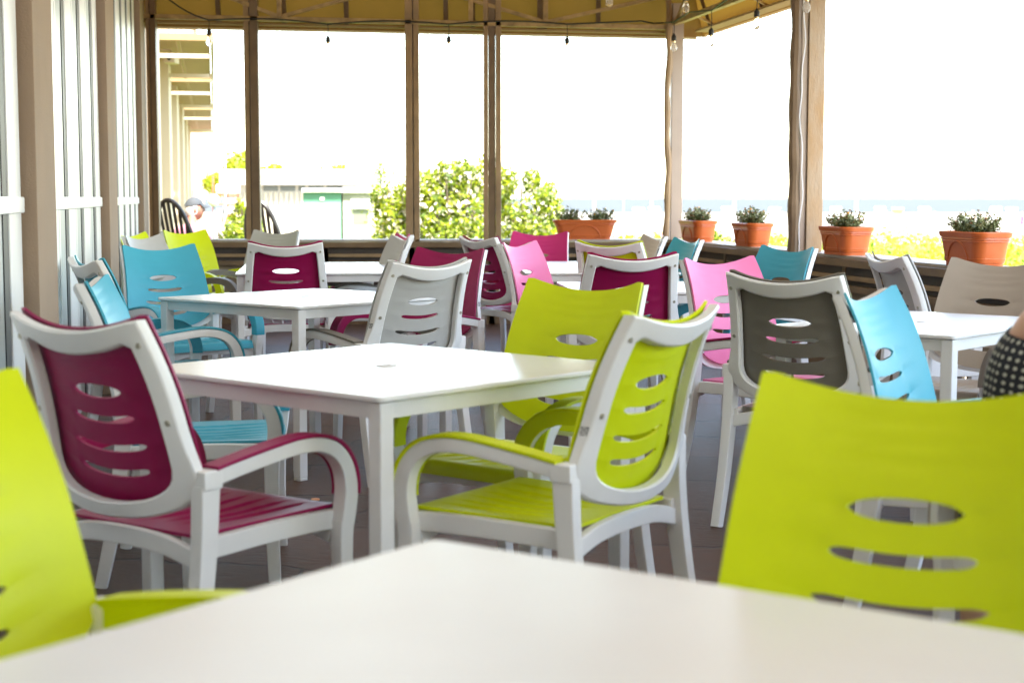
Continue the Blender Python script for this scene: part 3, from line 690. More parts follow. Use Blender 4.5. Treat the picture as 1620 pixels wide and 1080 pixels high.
pr(1189, .50, .22, .19, 'terracotta planter midway between corner post and tan post', ['small plant with yellow flowers midway between the posts'])
pr(1337, .50, .24, .195, 'terracotta planter just right of the wide tan post', ['small plant with brown seed heads right of the tan post'])
pr(1541, .52, .24, .20, 'largest looking terracotta planter at the far right of the parapet', ['bushy small plant with an orange flower in the rightmost planter'])

# ------------------------------------------------------------------ outside: ground, sea
def plane(name, m, pts, z):
    bm = bmesh.new(); bm.faces.new([bm.verts.new((x, y, z)) for x, y in pts]); return struct(bm, name, m)
def gz(y): return lerp(y, [46, 78, 6000], [-.06, -1.6, -1.6])
sand_m = mat('dune_sand', (.27, .24, .185), rough=.95, noise_amt=.2, nscale=1.2, bump=.5, bscale=14)
bm = bmesh.new(); prev = None
for y in (-3000, 0, 46, 50, 56, 64, 72, 78, 120, 330, 9000):
    row = [bm.verts.new((x, y, gz(y) if y < 330 else -1.6 - (.4 if y > 400 else 0))) for x in (-6000, -200, -60, 0, 60, 200, 6000)]
    if prev:
        for k in range(6): bm.faces.new((prev[k], prev[k + 1], row[k + 1], row[k]))
    prev = row
struct(bm, 'ground', sand_m)
plane('lawn', mat('lawn_grass', (.13, .20, .02), rough=.9, noise_amt=.4, nscale=4, bump=.8, bscale=60), [(-14, 15.6), (22, 15.6), (30, 40), (-22, 40)], -.04)
plane('path', mat('paving', (.42, .38, .33), rough=.85, noise_amt=.12, nscale=5), [(-60, 41), (120, 41), (120, 45.5), (-60, 45.5)], -.035)
plane('sea', mat('sea_water', (.070, .076, .075), rough=.7, spec=.06, noise_amt=.25, nscale=.08, bump=.6, bscale=1.4, stretch=(.3, 1, 1)), [(-6000, 300), (6000, 300), (6000, 8990), (-6000, 8990)], -1.57)

# building beyond the terrace on the left
cream = mat('cream_stucco', (.50, .35, .22), rough=.85, noise_amt=.08, nscale=1)
cream2 = mat('pale_cream_trim', (.46, .37, .26), rough=.8)
bld = thing('building', 'long cream stucco building with pilasters running away beyond the left end of the terrace', 'building', (XL(16), 16, 0))
def bpart(nm, m, y0, y1, a0, a1, z0, z1, bev=.01, t=bld):
    bm = bmesh.new(); wbox(bm, y0, y1, a0, a1, z0, z1, bev)
    for v in bm.verts: v.co -= Vector(t.location)
    return finish(bm, nm, m, t)
bpart('wall', cream, 15.6, 98, -5, -.12, -.05, 7.3)
bpart('roof_edge', cream2, 15.6, 98, -.119, .16, 7.1, 7.45)
for i in range(17):
    y = 16.6 + i * 4.9
    bpart('pilaster', cream2, y, y + 1.2, -.118, .10, -.05, 7.09)
bpart('downpipe', mat('dark_pipe', (.10, .085, .06), rough=.5), 33, 33.25, -.1, .06, .8, 3.2)
# sunshade lattice
shade_m = mat('weathered_louvre', (.32, .20, .09), rough=.6, noise_amt=.2, nscale=6)
sh = thing('sunshade', 'projecting louvred metal sunshade on the cream building', 'sunshade', (XL(20), 20, 0))
for y0, y1 in ((18.6, 24.6), (25.2, 32.5), (33.2, 45)):
    bpart('frame', shade_m, y0, y0 + .07, -.12, .66, 3.02, 3.10, .004, sh); bpart('frame', shade_m, y1 - .07, y1, -.12, .66, 3.02, 3.10, .004, sh)
    bpart('rail', shade_m, y0, y1, .661, .70, 3.0, 3.12, .004, sh); bpart('rail', shade_m, y0 + .08, y1 - .08, .26, .30, 3.03, 3.09, .004, sh)
    bm = bmesh.new(); y = y0 + .15
    while y < y1 - .2:
        wbox(bm, y, y + .05, -.1, .255, 3.035, 3.075); wbox(bm, y, y + .05, .305, .655, 3.035, 3.075); y += .07
    for v in bm.verts: v.co -= Vector(sh.location)
    finish(bm, 'louvres', shade_m, sh)
    for y in (y0, (y0 + y1) / 2): 
        bm = bmesh.new(); p = WM @ Vector((-.1, y * kk, 2.1)); q = WM @ Vector((.64, y * kk, 2.84)); p.z = 2.84; bar(bm, p, q, .05, .05)
        for v in bm.verts: v.co -= Vector(sh.location)
        finish(bm, 'bracket', cream2, sh)
camb = thing('security_camera', 'small white security camera on the cream building under the sunshade', 'camera', at(272, 95, 19.5), 0)
bm = bmesh.new(); box(bm, -.07, .07, -.16, .1, -.05, .05, .015); finish(bm, 'housing', cream2, camb)
bm = bmesh.new(); tube(bm, [(0, -.161, 0), (0, -.172, 0)], .022, 12); finish(bm, 'lens', black_rub, camb)
bm = bmesh.new(); tube(bm, [(0, 0, .05), (-.02, .04, .12), (-.19, .06, .13)], .012, 6); finish(bm, 'bracket', cream2, camb)

# white hut with corrugated front, cabinets
hutw = mat('white_cladding', (.42, .41, .36), rough=.6, noise_amt=.06, nscale=2)
D_H = 46.0
hx0, hx1 = at(352, 300, D_H).x, at(594, 300, D_H).x; hut = thing('hut', 'low white flat roofed hut with ribbed front behind the cabinets', 'hut', ((hx0 + hx1) / 2, D_H, 0)); hw = (hx1 - hx0) / 2
zt = at(0, 268, D_H).z
def hp(nm, m, a, b, c, d, e_, f, bev=.01, t=hut): bm = bmesh.new(); box(bm, a, b, c, d, e_, f, bev); return finish(bm, nm, m, t)
hp('wall', hutw, -hw, hw, .1, 3, -.05, zt - .45); hp('roof', hutw, -hw - .05, hw + .05, -.25, 3.1, zt - .45, zt)
hp('end_wall', hutw, at(540, 0, D_H).x - (hx0 + hx1) / 2, hw, -.18, .099, -.05, zt - .46)
bm = bmesh.new(); x = -hw
while x < at(538, 0, D_H).x - (hx0 + hx1) / 2:
    box(bm, x, x + .07, .03, .099, 0, zt - .66, .01); x += .15
finish(bm, 'ribbed_cladding', mat('ribbed_cladding_paint', (.42, .40, .30), rough=.5), hut)
for p0, p1 in ((412, 435), (439, 463), (468, 479), (484, 508), (513, 539)):
    c = (hx0 + hx1) / 2; hp('window', mat('grey_pane', (.12, .14, .14), rough=.2), at(p0, 0, D_H).x - c, at(p1, 0, D_H).x - c, .06, .12, zt - .62, zt - .47, .003)
D_C = 40.0
def cab(px0, px1, pyt, label, body, lidm, d=D_C):
    x0, x1 = at(px0, 300, d).x, at(px1, 300, d).x; z1 = at(0, pyt, d).z
    t = thing('cabinet', label, 'cabinet', ((x0 + x1) / 2, d, -.05)); h_ = (x1 - x0) / 2; z1 += .05
    hp('body', body, -h_ + .02, h_ - .02, 0, .7, 0, z1 - .10, .015, t); hp('lid', lidm, -h_, h_, -.12, .74, z1 - .10, z1, .02, t)
    return t, h_, z1
green = mat('green_cabinet_paint', (.07, .19, .12), rough=.4, noise_amt=.08, nscale=3); lidw = mat('white_lid', (.75, .74, .68), rough=.4)
t, h_, z1 = cab(478, 541, 298, 'green metal cabinet with pale lid and small stickers', green, lidw)
for a_, b_, c_, d_ in ((-.10, .13, .56, .76), (-.22, .0, .36, .52), (.1, .2, .40, .56)): hp('sticker', mat('sticker_white', (.8, .8, .76), rough=.5), a_, b_, -.012, -.0055, z1 - 1.45 + c_ * 1.0, z1 - 1.45 + d_ * 1.0, .001, t)
hp('sunlit_front', mat('sunlit_green_tone', (.15, .24, .18), rough=.45), -h_ + .03, h_ - .03, -.005, .0, .05, z1 - .34, .002, t); hp('handle', lidw, -.05, .05, -.03, -.001, z1 - .30, z1 - .22, .004, t)  # sunlit pale front painted on; dark band left above stands for lid shadow
t, h_, z1 = cab(541, 603, 299, 'white metal cabinet with hatch beside the green one', mat('offwhite_paint', (.46, .45, .34), rough=.45), lidw)
hp('hatch', mat('grey_green_panel', (.16, .17, .12), rough=.5), -.22, .16, -.012, .0, z1 - .88, z1 - .5, .002, t); hp('hood', lidw, -.26, .22, -.09, -.013, z1 - .50, z1 - .26, .01, t)
hp('band', mat('grey_green_panel', (.16, .17, .12)), -h_ + .03, h_ - .03, -.008, .0, z1 - .30, z1 - .12, .002, t)
t, h_, z1 = cab(604, 617, 313, 'small low white box right of the white cabinet', lidw, lidw, 40.6)
bx = thing('sign_box', 'small white meter box in front of the ribbed hut wall', 'box', at(471, 337, 43))
hp('box', lidw, -.10, .10, -.05, .08, -.20, .20, .02, bx); hp('stand', mat('rust_pole', (.30, .12, .06), rough=.6), -.02, .02, 0, .04, -1.15, -.20, .002, bx)

# foliage outside
lf1 = mat('bush_leaf', (.21, .27, .015), rough=.5, trans=((.52, .56, .03), .42)); lf2 = mat('bush_leaf_dark', (.07, .11, .012), rough=.5, trans=((.14, .22, .02), .3)); blo = mat('pale_blossom', (.72, .62, .50), rough=.6)
lf3 = mat('yellow_leaf', (.30, .34, .02), rough=.5, trans=((.5, .5, .03), .3)); bark = mat('bark', (.10, .07, .045), rough=.9, noise_amt=.3, nscale=10, bump=.6)
def bush(label, cx, cy, rx, ry, hz, n_, size, blossom=.18, name='bush', top=None, grp='bushes behind the terrace'):
    t = thing(name, label, 'bush', (cx, cy, -.05), 0, grp)
    bm = bmesh.new(); lobes = [(random.uniform(-.8, .8) * rx, random.uniform(-.5, .5) * ry, random.uniform(.35, .88) * hz, random.uniform(.16, .38) * min(rx, hz)) for _ in range(16)]
    for i in range(n_):
        if random.random() < .55:
            L_ = random.choice(lobes); v = Vector([random.gauss(0, 1) for _ in range(3)]).normalized() * L_[3] * random.uniform(.75, 1.05); p = Vector((L_[0], L_[1], L_[2])) + v
        else:
            a_ = random.uniform(0, 6.28); rr = random.uniform(.3, 1) ** .5; p = Vector((math.cos(a_) * rx * rr, math.sin(a_) * ry * rr, random.uniform(.0, .84) * hz * math.sqrt(max(.05, 1 - .75 * rr * rr))))
        p.z = max(.03, p.z + random.gauss(0, .03) * hz)
        leaves(bm, [p], size * (1 + .5 * noise.noise(p * 2.2)) * random.choice((.6, 1, 1, 1.35)), .4, .3, mi=(2 if random.random() < blossom else (1 if random.random() < .38 else 0)))
    finish(bm, 'foliage', [lf1, lf2, blo], t, 180)
    bm = bmesh.new()
    for k in range(7): a_ = k * .9; tube(bm, [(math.cos(a_) * .08, math.sin(a_) * .08, 0), (math.cos(a_) * rx * .35, math.sin(a_) * ry * .3, hz * .45), (math.cos(a_) * rx * .6, math.sin(a_) * ry * .5, hz * .8)], [.05, .03, .01], 6)
    finish(bm, 'branches', bark, t)
    return t
dB = 27
bush('flowering bush right of the white cabinet with a tall loose shoot', at(640, 0, dB).x, dB + .6, .62, .8, 1.72, 9000, .045)
bm = None
bush('broad flowering bush filling the narrow opening between two posts', at(716, 0, dB).x, dB, .85, .9, 1.92, 14000, .045)
bush('round flowering bush left of the wide planter', at(832, 0, dB).x, dB + .3, .58, .7, 1.78, 9500, .042)
sp = thing('shrub', 'tall thin green shoot rising above the bush beside the hut', 'shrub', (at(602, 0, 30).x, 30, -.05))
bm = bmesh.new(); tube(bm, [(0, 0, 0), (.02, 0, 1), (-.04, 0, 1.85)], [.03, .02, .008], 6); finish(bm, 'stem', bark, sp)
bm = bmesh.new()
for i in range(700): z = random.uniform(.3, 1.9); leaves(bm, [(random.gauss(-.02, .14 * (2.1 - z) ** .6), random.gauss(0, .12), z)], .045, .4, 1.2, mi=0 if random.random() < .6 else 1, asp=.35)
for i in range(160): z = random.uniform(1.0, 1.75); leaves(bm, [(.16 + .1 * (z - 1) + random.gauss(0, .04), 0, z)], .04, .4, 1.2, mi=0, asp=.35)
finish(bm, 'foliage', [lf1, lf2], sp, 180)
bush('yellow green bush between the cream building and the rack', at(352, 0, 24).x, 24, .55, .6, .92, 3000, .04, .02)
bush('bush with dark leaves in front of the left post beside the rack', at(384, 0, 30).x, 30, .35, .5, 1.35, 2400, .04, .08)
bush('low bright bush behind the second and third planters', at(1142, 0, 24).x, 24, .38, .5, .78, 2200, .04, .03)
def tree(label, px, d, hz, r, name='tree'):
    t = thing(name, label, 'tree', (at(px, 0, d).x, d, -.05), 0, 'trees behind the white hut')
    bm = bmesh.new(); tube(bm, [(0, 0, 0), (.1, 0, hz * .4), (0, 0, hz * .75)], [.18, .13, .05], 8)
    for k in range(5): a_ = k * 1.3; tube(bm, [(0, 0, hz * .45), (math.cos(a_) * r * .6, math.sin(a_) * r * .6, hz * .8)], [.07, .02], 6)
    finish(bm, 'trunk', bark, t); bm = bmesh.new()
    lob = [(random.uniform(-.6, .6) * r, random.uniform(-.6, .6) * r, random.uniform(.6, .88) * hz, r * random.uniform(.25, .45)) for _ in range(10)]
    for i in range(2200):
        L_ = random.choice(lob); v = Vector([random.gauss(0, 1) for _ in range(3)]).normalized() * L_[3] * random.uniform(.6, 1.1); leaves(bm, [(L_[0] + v.x, L_[1] + v.y, L_[2] + v.z)], .10, .5, .3, mi=0 if random.random() < .7 else 1)
    finish(bm, 'crown', [lf1, lf3], t, 180)
for px, d, hz, r, lb in ((378, 56, 2.9, 1.0, 'rounded tree rising above the rack beside the left post'), (415, 70, 2.85, .9, 'loose tree top just above the left end of the hut roof'), (466, 72, 2.55, 1.5, 'flat green tree top above the middle of the hut roof'), (520, 74, 2.6, 1.6, 'flat green tree top above the right part of the hut roof'), (350, 80, 2.7, 1.2, 'distant pale tree between building and left post')):
    tree(lb, px, d, hz, r)

# ground cover between terrace and beach
gc_m = [mat('cover_yellow', (.34, .36, .02), rough=.6, trans=((.5, .5, .03), .3)), mat('cover_green', (.13, .20, .02), rough=.6, trans=((.28, .38, .02), .3)), mat('cover_pink', (.55, .22, .25), rough=.7)]
bm = bmesh.new()
for i in range(26000):
    y = 17 + 21 * random.random() ** 1.0; x = random.uniform(-.05, .46) * y + random.uniform(-.3, .3); q = noise.noise(Vector((x * .5, y * .4, 3)))
    if q < -.28: continue
    z = (.30 + .30 * q) * random.uniform(.5, 1.08)
    leaves(bm, [(x, y, z - .04)], .055, .5, .6, mi=2 if (x / y < .13 and random.random() < .10) else (0 if random.random() < .5 + q else 1), asp=.5)
gc = finish(bm, 'ground_cover', gc_m, None, 180); gc['kind'] = 'stuff'; gc['label'] = 'bright yellow green ground cover between the terrace and the beach'; gc['category'] = 'ground cover'

def gd(py):
    d = 20
    while d < 400 and at(810, py, d).z > gz(d): d += .5
    return d
# beach: fence posts, hooded chairs, poles, people
wood = mat('grey_wood', (.28, .24, .18), rough=.85, noise_amt=.2)
for i, (px, yb, yt) in enumerate(((1422, 372, 344), (1478, 364, 334), (1345, 378, 352), (1560, 366, 338), (986, 352, 305), (1232, 366, 342))):
    d = gd(yb); p = at(px, yb, d); g_ = p.z; z = at(px, yt, d).z - g_
    bm = bmesh.new(); tube(bm, [(0, 0, -.1), (.01, 0, z * .5), (0, 0, z)], [.09, .085, .075], 10)
    o = finish(bm, 'wooden_post', wood, None, 38, (p.x, d, g_)); tag(o, ['weathered wooden post on the sand left of the rightmost planter', 'wooden post on the sand just left of the rightmost plant', 'wooden post behind the planter right of the tan post', 'wooden post behind the rightmost planter', 'tall greenish pole on the sand behind the wide planter', 'wooden post just left of the tan post'][i], 'post', 'wooden posts on the beach')
for i, (px, yg, col_, lb) in enumerate(((1420, 352, (.75, .62, .22), 'pale yellow hooded beach chair left of the rightmost planter'), (1392, 348, (.85, .83, .78), 'white hooded beach chair right of the plant by the tan post'), (1462, 350, (.80, .78, .72), 'white hooded beach chair nearest to the rightmost plant'),
        (1600, 352, (.80, .60, .35), 'orange tinted hooded beach chair at the right edge'), (1322, 350, (.82, .8, .75), 'white hooded beach chair just right of the tan post'), (1010, 352, (.84, .82, .8), 'white hooded beach chair behind the right end of the wide planter'), (1035, 350, (.8, .7, .65), 'pinkish hooded beach chair left of the corner post'),
        (1150, 349, (.84, .82, .78), 'white hooded beach chair between the first two small planters'), (1225, 351, (.8, .8, .8), 'white hooded beach chair left of the tan post'), (1575, 349, (.86, .84, .8), 'white hooded beach chair above the rightmost planter'))):
    d = gd(yg); t = thing('beach_chair', lb, 'beach chair', (at(px, yg, d).x, d, gz(d)), R(random.uniform(-50, 50)), 'hooded beach chairs on the sand')
    m = mat('beach_canvas_%d' % i, col_, rough=.8); bm = bmesh.new(); box(bm, -.6, .6, -.4, .4, 0, .5, .03); box(bm, -.6, -.52, -.35, .45, .5, 1.2, .02); box(bm, .52, .6, -.35, .45, .5, 1.2, .02); finish(bm, 'body', m, t)
    bm = bmesh.new(); 
    pr_ = [(.45 - .9 * (1 - math.cos(R(k * 11.25))) / 2, .95 + .7 * math.sin(R(k * 11.25)) ** .8) for k in range(0, 13)]
    sweep_rect(bm, [(0, y, z) for y, z in pr_], (1, 0, 0), 1.24, .05, .01); bmesh.ops.recalc_face_normals(bm, faces=bm.faces[:]); finish(bm, 'hood', m, t)
polem = mat('white_pole_paint', (.8, .8, .8), rough=.5)
for px, yt, d, lb in ((1355, 185, 110, 'tall faint white lamp pole behind the planter right of the tan post'), (1162, 222, 105, 'tall faint white lamp pole between the first two small planters'), (1031, 232, 115, 'tall faint white lamp pole left of the corner post'), (940, 244, 120, 'tall faint white lamp pole above the wide planter')):
    z = at(px, yt, d).z + 1.6; t = thing('lamp_pole', lb, 'lamp pole', (at(px, 300, d).x, d, gz(d)), 0, 'lamp poles along the beach')
    bm = bmesh.new(); tube(bm, [(0, 0, 0), (0, 0, z)], [.11, .06], 10); finish(bm, 'pole', polem, t)
    bm = bmesh.new(); lathe(bm, [(.02, z - .1), (.28, z + .05), (.30, z + .15), (.05, z + .35)], 14); finish(bm, 'lamp_head', polem, t)
blue = mat('blue_banner', (.10, .30, .55), rough=.7)
for px, lb in ((876, 'left one of the two small blue beach banners above the wide planter'), (884, 'right one of the two small blue beach banners above the wide planter')):
    d = 90; t = thing('banner', lb, 'banner', (at(px, 300, d).x, d, gz(d)), 0, 'blue banners on the beach')
    bm = bmesh.new(); tube(bm, [(0, 0, 0), (0, 0, 4.8)], .03, 8); finish(bm, 'pole', polem, t)
    bm = bmesh.new(); box(bm, .03, .17, -.01, .01, 3.9, 4.7); finish(bm, 'cloth', blue, t)
# pennant, rack, globe lamp
t = thing('pennant', 'small golden triangular pennant on a thin pole beyond the left opening', 'flag', (at(357, 300, 30).x, 30, -.05))
bm = bmesh.new(); tube(bm, [(0, 0, 0), (0, 0, 2.15)], .012, 6); finish(bm, 'pole', polem, t)
bm = bmesh.new(); v = [bm.verts.new(p) for p in ((.0, 0, 2.11), (.0, 0, 2.03), (.165, 0, 2.065))]; bm.faces.new(v); bm.normal_update(); bmesh.ops.solidify(bm, geom=bm.faces[:], thickness=.004); finish(bm, 'cloth', mat('gold_cloth', (.6, .38, .05), rough=.8), t)
rk = thing('display_rack', 'tall red brown display rack with white goods beyond the left opening', 'rack', (at(356, 300, 32).x, 32, -.05))
redw = mat('red_brown_wood', (.38, .13, .07), rough=.7); wgoods = mat('white_goods', (.78, .76, .70), rough=.7); greyg = mat('grey_goods', (.25, .26, .30), rough=.7)
for x in (-.24, .05, .27): bm = bmesh.new(); box(bm, x - .02, x + .02, -.02, .02, 0, 1.68 if x < .1 else 1.35, .003); finish(bm, 'upright', redw, rk)
for z in (.25, .50, .62, .88, 1.10, 1.28): bm = bmesh.new(); box(bm, -.22 if z > 1 else .02, .27, -.13, .16, z, z + .03, .003); finish(bm, 'shelf', redw, rk)
for x, z, w_, h2, m in ((.16, 1.33, .26, .30, wgoods), (.14, 1.13, .20, .12, wgoods), (.13, .92, .22, .14, wgoods), (.11, .66, .16, .14, wgoods), (-.16, 1.12, .10, .13, wgoods), (-.10, 1.33, .14, .18, wgoods), (-.1, .92, .14, .12, greyg), (.17, .28, .16, .12, greyg)):
    bm = bmesh.new(); box(bm, x - w_ / 2, x + w_ / 2, -.10, .10, z, z + h2, .02); finish(bm, 'goods', m, rk)
t = thing('globe_lamp', 'white globe lamp beside the red brown rack', 'lamp', (at(338, 300, 26).x, 26, -.05))
bm = bmesh.new(); bmesh.ops.create_uvsphere(bm, u_segments=20, v_segments=12, radius=.10, matrix=Matrix.Translation((0, 0, 1.20))); finish(bm, 'globe', polem, t)
bm = bmesh.new(); tube(bm, [(0, 0, 0), (0, 0, 1.11)], .02, 8); finish(bm, 'pole', greyg, t)

# ------------------------------------------------------------------ people
def skin_body(verts, edges, root, sub=2):
    """verts: name -> (co, radius); one continuous skinned surface, returned as a bmesh"""
    names = list(verts); me = bpy.data.meshes.new('tmp')
    me.from_pydata([verts[k][0] for k in names], [(names.index(a_), names.index(b_)) for a_, b_ in edges], []); o = bpy.data.objects.new('tmp', me); C.objects.link(o)
    sk = o.modifiers.new('s', 'SKIN'); 
    for i, k in enumerate(names):
        r_ = verts[k][1]; r_ = r_ if isinstance(r_, tuple) else (r_, r_); me.skin_vertices[0].data[i].radius = r_; me.skin_vertices[0].data[i].use_root = (k == root)
    sb = o.modifiers.new('b', 'SUBSURF'); sb.levels = sub; sb.render_levels = sub
    dg = bpy.context.evaluated_depsgraph_get(); m2 = bpy.data.meshes.new_from_object(o.evaluated_get(dg)); bm = bmesh.new(); bm.from_mesh(m2)
    bpy.data.objects.remove(o); bpy.data.meshes.remove(me); bpy.data.meshes.remove(m2); return bm
def head_into(bm, c, rz=0, tilt=0, sc=1):
    r = bmesh.ops.create_icosphere(bm, subdivisions=4, radius=1); M = Matrix.Translation(c) @ Matrix.Rotation(rz, 4, 'Z') @ Matrix.Rotation(tilt, 4, 'X')
    g = lambda x, s_: math.exp(-(x / s_) ** 2)
    for v in r['verts']:
        x, y, z = v.co; X, Y, Z = x * .076, y * .094, z * .118
        if z < -.1: X *= 1 + .28 * (z + .1); Y -= 0 if y > 0 else .018 * (-z)
        if y > 0:
            Y *= 1 - .06 * g(abs(X) - .045, .03)
            Y += .024 * g(X, .011) * g(Z + .012, .016) * (1 if Z > -.03 else g(Z + .03, .006)) + .010 * g(X, .009) * g(Z - .012, .018)
            Y -= .011 * g(abs(X) - .031, .013) * g(Z - .008, .012)
            Y += .006 * g(X, .02) * g(Z + .050, .006) - .004 * g(X, .022) * g(Z + .056, .003) + .006 * g(X, .018) * g(Z + .063, .006)
            Y += .010 * g(X, .022) * g(Z + .092, .016); Y += .004 * g(abs(X) - .03, .02) * g(Z - .03, .008)
        v.co = M @ (Vector((X, Y, Z)) * sc)
    for s_ in (-1, 1):
        q = bmesh.ops.create_icosphere(bm, subdivisions=2, radius=1)
        for v in q['verts']: v.co = M @ ((Vector((v.co.x * .010 + s_ * .077, v.co.y * .017 - .008, v.co.z * .031 - .005)) + Vector((s_ * .006 * max(0, -v.co.y), 0, 0))) * sc)
    return M
def body_graph(P, R_, fingers=True, hands=None):
    V = {k: (P[k], R_[k]) for k in P}; E = [('pelvis', 'belly'), ('belly', 'chest'), ('chest', 'neckb'), ('neckb', 'neck'), ('neck', 'skull')]
    for s in 'lr':
        E += [('chest', 'sh' + s), ('sh' + s, 'ua' + s), ('ua' + s, 'el' + s), ('el' + s, 'fa' + s), ('fa' + s, 'wr' + s), ('wr' + s, 'pa' + s), ('pelvis', 'hi' + s), ('hi' + s, 'th' + s), ('th' + s, 'kn' + s), ('kn' + s, 'ca' + s), ('ca' + s, 'an' + s), ('an' + s, 'to' + s)]
        if fingers:
            w_ = Vector(P['wr' + s]); p = Vector(P['pa' + s]); d = (p - w_).normalized(); up = Vector((0, 0, 1)); si = d.cross(up).normalized() * (1 if s == 'r' else -1)
            for i, (o_, L_) in enumerate(((-.028, .060), (-.010, .072), (.010, .068), (.027, .052))):
                b0 = p + si * o_ + d * .022; m_ = b0 + d * L_ * .5 - up * .006; e_ = b0 + d * L_ * .9 - up * .024
                for nm, q, rr in (('f%d0' % i, b0, .0095), ('f%d1' % i, m_, .0082), ('f%d2' % i, e_, .0068)): V[nm + s] = (tuple(q), rr)
                E += [('pa' + s, 'f%d0' % i + s), ('f%d0' % i + s, 'f%d1' % i + s), ('f%d1' % i + s, 'f%d2' % i + s)]
            t0 = w_.lerp(p, .5) - si * .028; t1 = t0 + d * .03 - si * .018; t2 = t1 + d * .028 - up * .004
            for nm, q, rr in (('t0', t0, .0115), ('t1', t1, .0095), ('t2', t2, .008)): V[nm + s] = (tuple(q), rr)
            E += [('wr' + s, 't0' + s), ('t0' + s, 't1' + s), ('t1' + s, 't2' + s)]
    return V, E
RAD = dict(pelvis=(.135, .10), belly=(.115, .085), chest=(.135, .095), neckb=.058, neck=.048, skull=.045)
for s in 'lr': RAD.update({'sh' + s: .056, 'ua' + s: .046, 'el' + s: .036, 'fa' + s: .033, 'wr' + s: .023, 'pa' + s: (.032, .014), 'hi' + s: .092, 'th' + s: .080, 'kn' + s: .055, 'ca' + s: .052, 'an' + s: .033, 'to' + s: .030})
def seated(wr, el, lean=0, kx=.11):
    P = dict(pelvis=(0, -.06, .52), belly=(0, -.06, .66), chest=(0, -.04 + lean * .5, .86), neckb=(0, -.035 + lean, 1.0), neck=(0, -.025 + lean, 1.07), skull=(0, -.015 + lean, 1.14))
    for s, k in (('l', -1), ('r', 1)):
        e_, w_ = Vector((k * el[0], el[1], el[2])), Vector((k * wr[0], wr[1], wr[2])); sh = Vector((k * .162, -.035 + lean * .8, .955)); d = (w_ - e_).normalized()
        P.update({'sh' + s: tuple(sh), 'ua' + s: tuple(sh.lerp(e_, .5)), 'el' + s: tuple(e_), 'fa' + s: tuple(e_.lerp(w_, .35)), 'wr' + s: tuple(w_), 'pa' + s: tuple(w_ + d * .055),
                  'hi' + s: (k * .095, -.02, .51), 'th' + s: (k * kx, .18, .53), 'kn' + s: (k * kx, .42, .51), 'ca' + s: (k * kx, .42, .34), 'an' + s: (k * kx, .40, .09), 'to' + s: (k * kx * 1.1, .53, .035)})
    return P
def standing():
    P = dict(pelvis=(0, 0, .95), belly=(0, 0, 1.10), chest=(0, 0, 1.30), neckb=(0, 0, 1.45), neck=(0, .005, 1.50), skull=(0, .01, 1.57))
    for s, k in (('l', -1), ('r', 1)):
        P.update({'sh' + s: (k * .17, 0, 1.40), 'ua' + s: (k * .20, 0, 1.26), 'el' + s: (k * .22, -.01, 1.11), 'fa' + s: (k * .23, .03, 1.03), 'wr' + s: (k * .23, .07, .88), 'pa' + s: (k * .225, .09, .82),
                  'hi' + s: (k * .095, 0, .92), 'th' + s: (k * .10, .01, .74), 'kn' + s: (k * .10, .02 * k, .50), 'ca' + s: (k * .10, -.02, .36), 'an' + s: (k * .10, -.03 + .04 * k, .09), 'to' + s: (k * .11, .09 + .04 * k, .03)})
    return P
skin_m = mat('skin', (.56, .33, .22), rough=.5, noise_amt=.08, nscale=12); skin_m.node_tree.nodes['Principled BSDF'].inputs['Subsurface Weight'].default_value = .08
def shell(bm0, cond, off, name, m, parent):
    """garment grown from the body surface where cond(co) holds"""
    bm = bm0.copy(); bm.normal_update()
    bmesh.ops.delete(bm, geom=[f for f in bm.faces if not all(cond(v.co) for v in f.verts)], context='FACES')
    bm.normal_update()
    for v in bm.verts: v.co += v.normal * off
    bmesh.ops.solidify(bm, geom=bm.faces[:], thickness=.004); return finish(bm, name, m, parent, 60)
# woman in the dotted dress, seated with her back to the camera
WX, WY = 1.235, 3.25
wo = thing('person', 'seated woman in a black off shoulder dress with white dots at the right edge', 'person', (WX, WY, 0), R(4))
V, E = body_graph(seated((.10, .26, .60), (.235, .04, .72)), RAD); bm = skin_body(V, E, 'pelvis')
HM = head_into(bm, Vector((0, 0, 1.205)), 0, -.12, .95)
finish(bm.copy(), 'body', skin_m, wo, 80)
dots = bpy.data.materials.new('dotted_fabric'); dots.use_nodes = True; n = dots.node_tree; b = n.nodes['Principled BSDF']; b.inputs['Roughness'].default_value = .8
tc = n.nodes.new('ShaderNodeTexCoord'); sp_ = n.nodes.new('ShaderNodeMapping'); sp_.inputs['Scale'].default_value = (54, 42, 1)
n.links.new(tc.outputs['UV'], sp_.inputs[0])
vf = n.nodes.new('ShaderNodeVectorMath'); vf.operation = 'FRACTION'; n.links.new(sp_.outputs[0], vf.inputs[0])
vd = n.nodes.new('ShaderNodeVectorMath'); vd.operation = 'DISTANCE'; vd.inputs[1].default_value = (.5, .5, 0); n.links.new(vf.outputs[0], vd.inputs[0])
lt = n.nodes.new('ShaderNodeMath'); lt.operation = 'LESS_THAN'; lt.inputs[1].default_value = .24; n.links.new(vd.outputs['Value'], lt.inputs[0])
mc = n.nodes.new('ShaderNodeMixRGB'); mc.inputs[1].default_value = (.006, .008, .014, 1); mc.inputs[2].default_value = (.42, .42, .34, 1)
n.links.new(lt.outputs[0], mc.inputs[0]); n.links.new(mc.outputs[0], b.inputs['Base Color'])
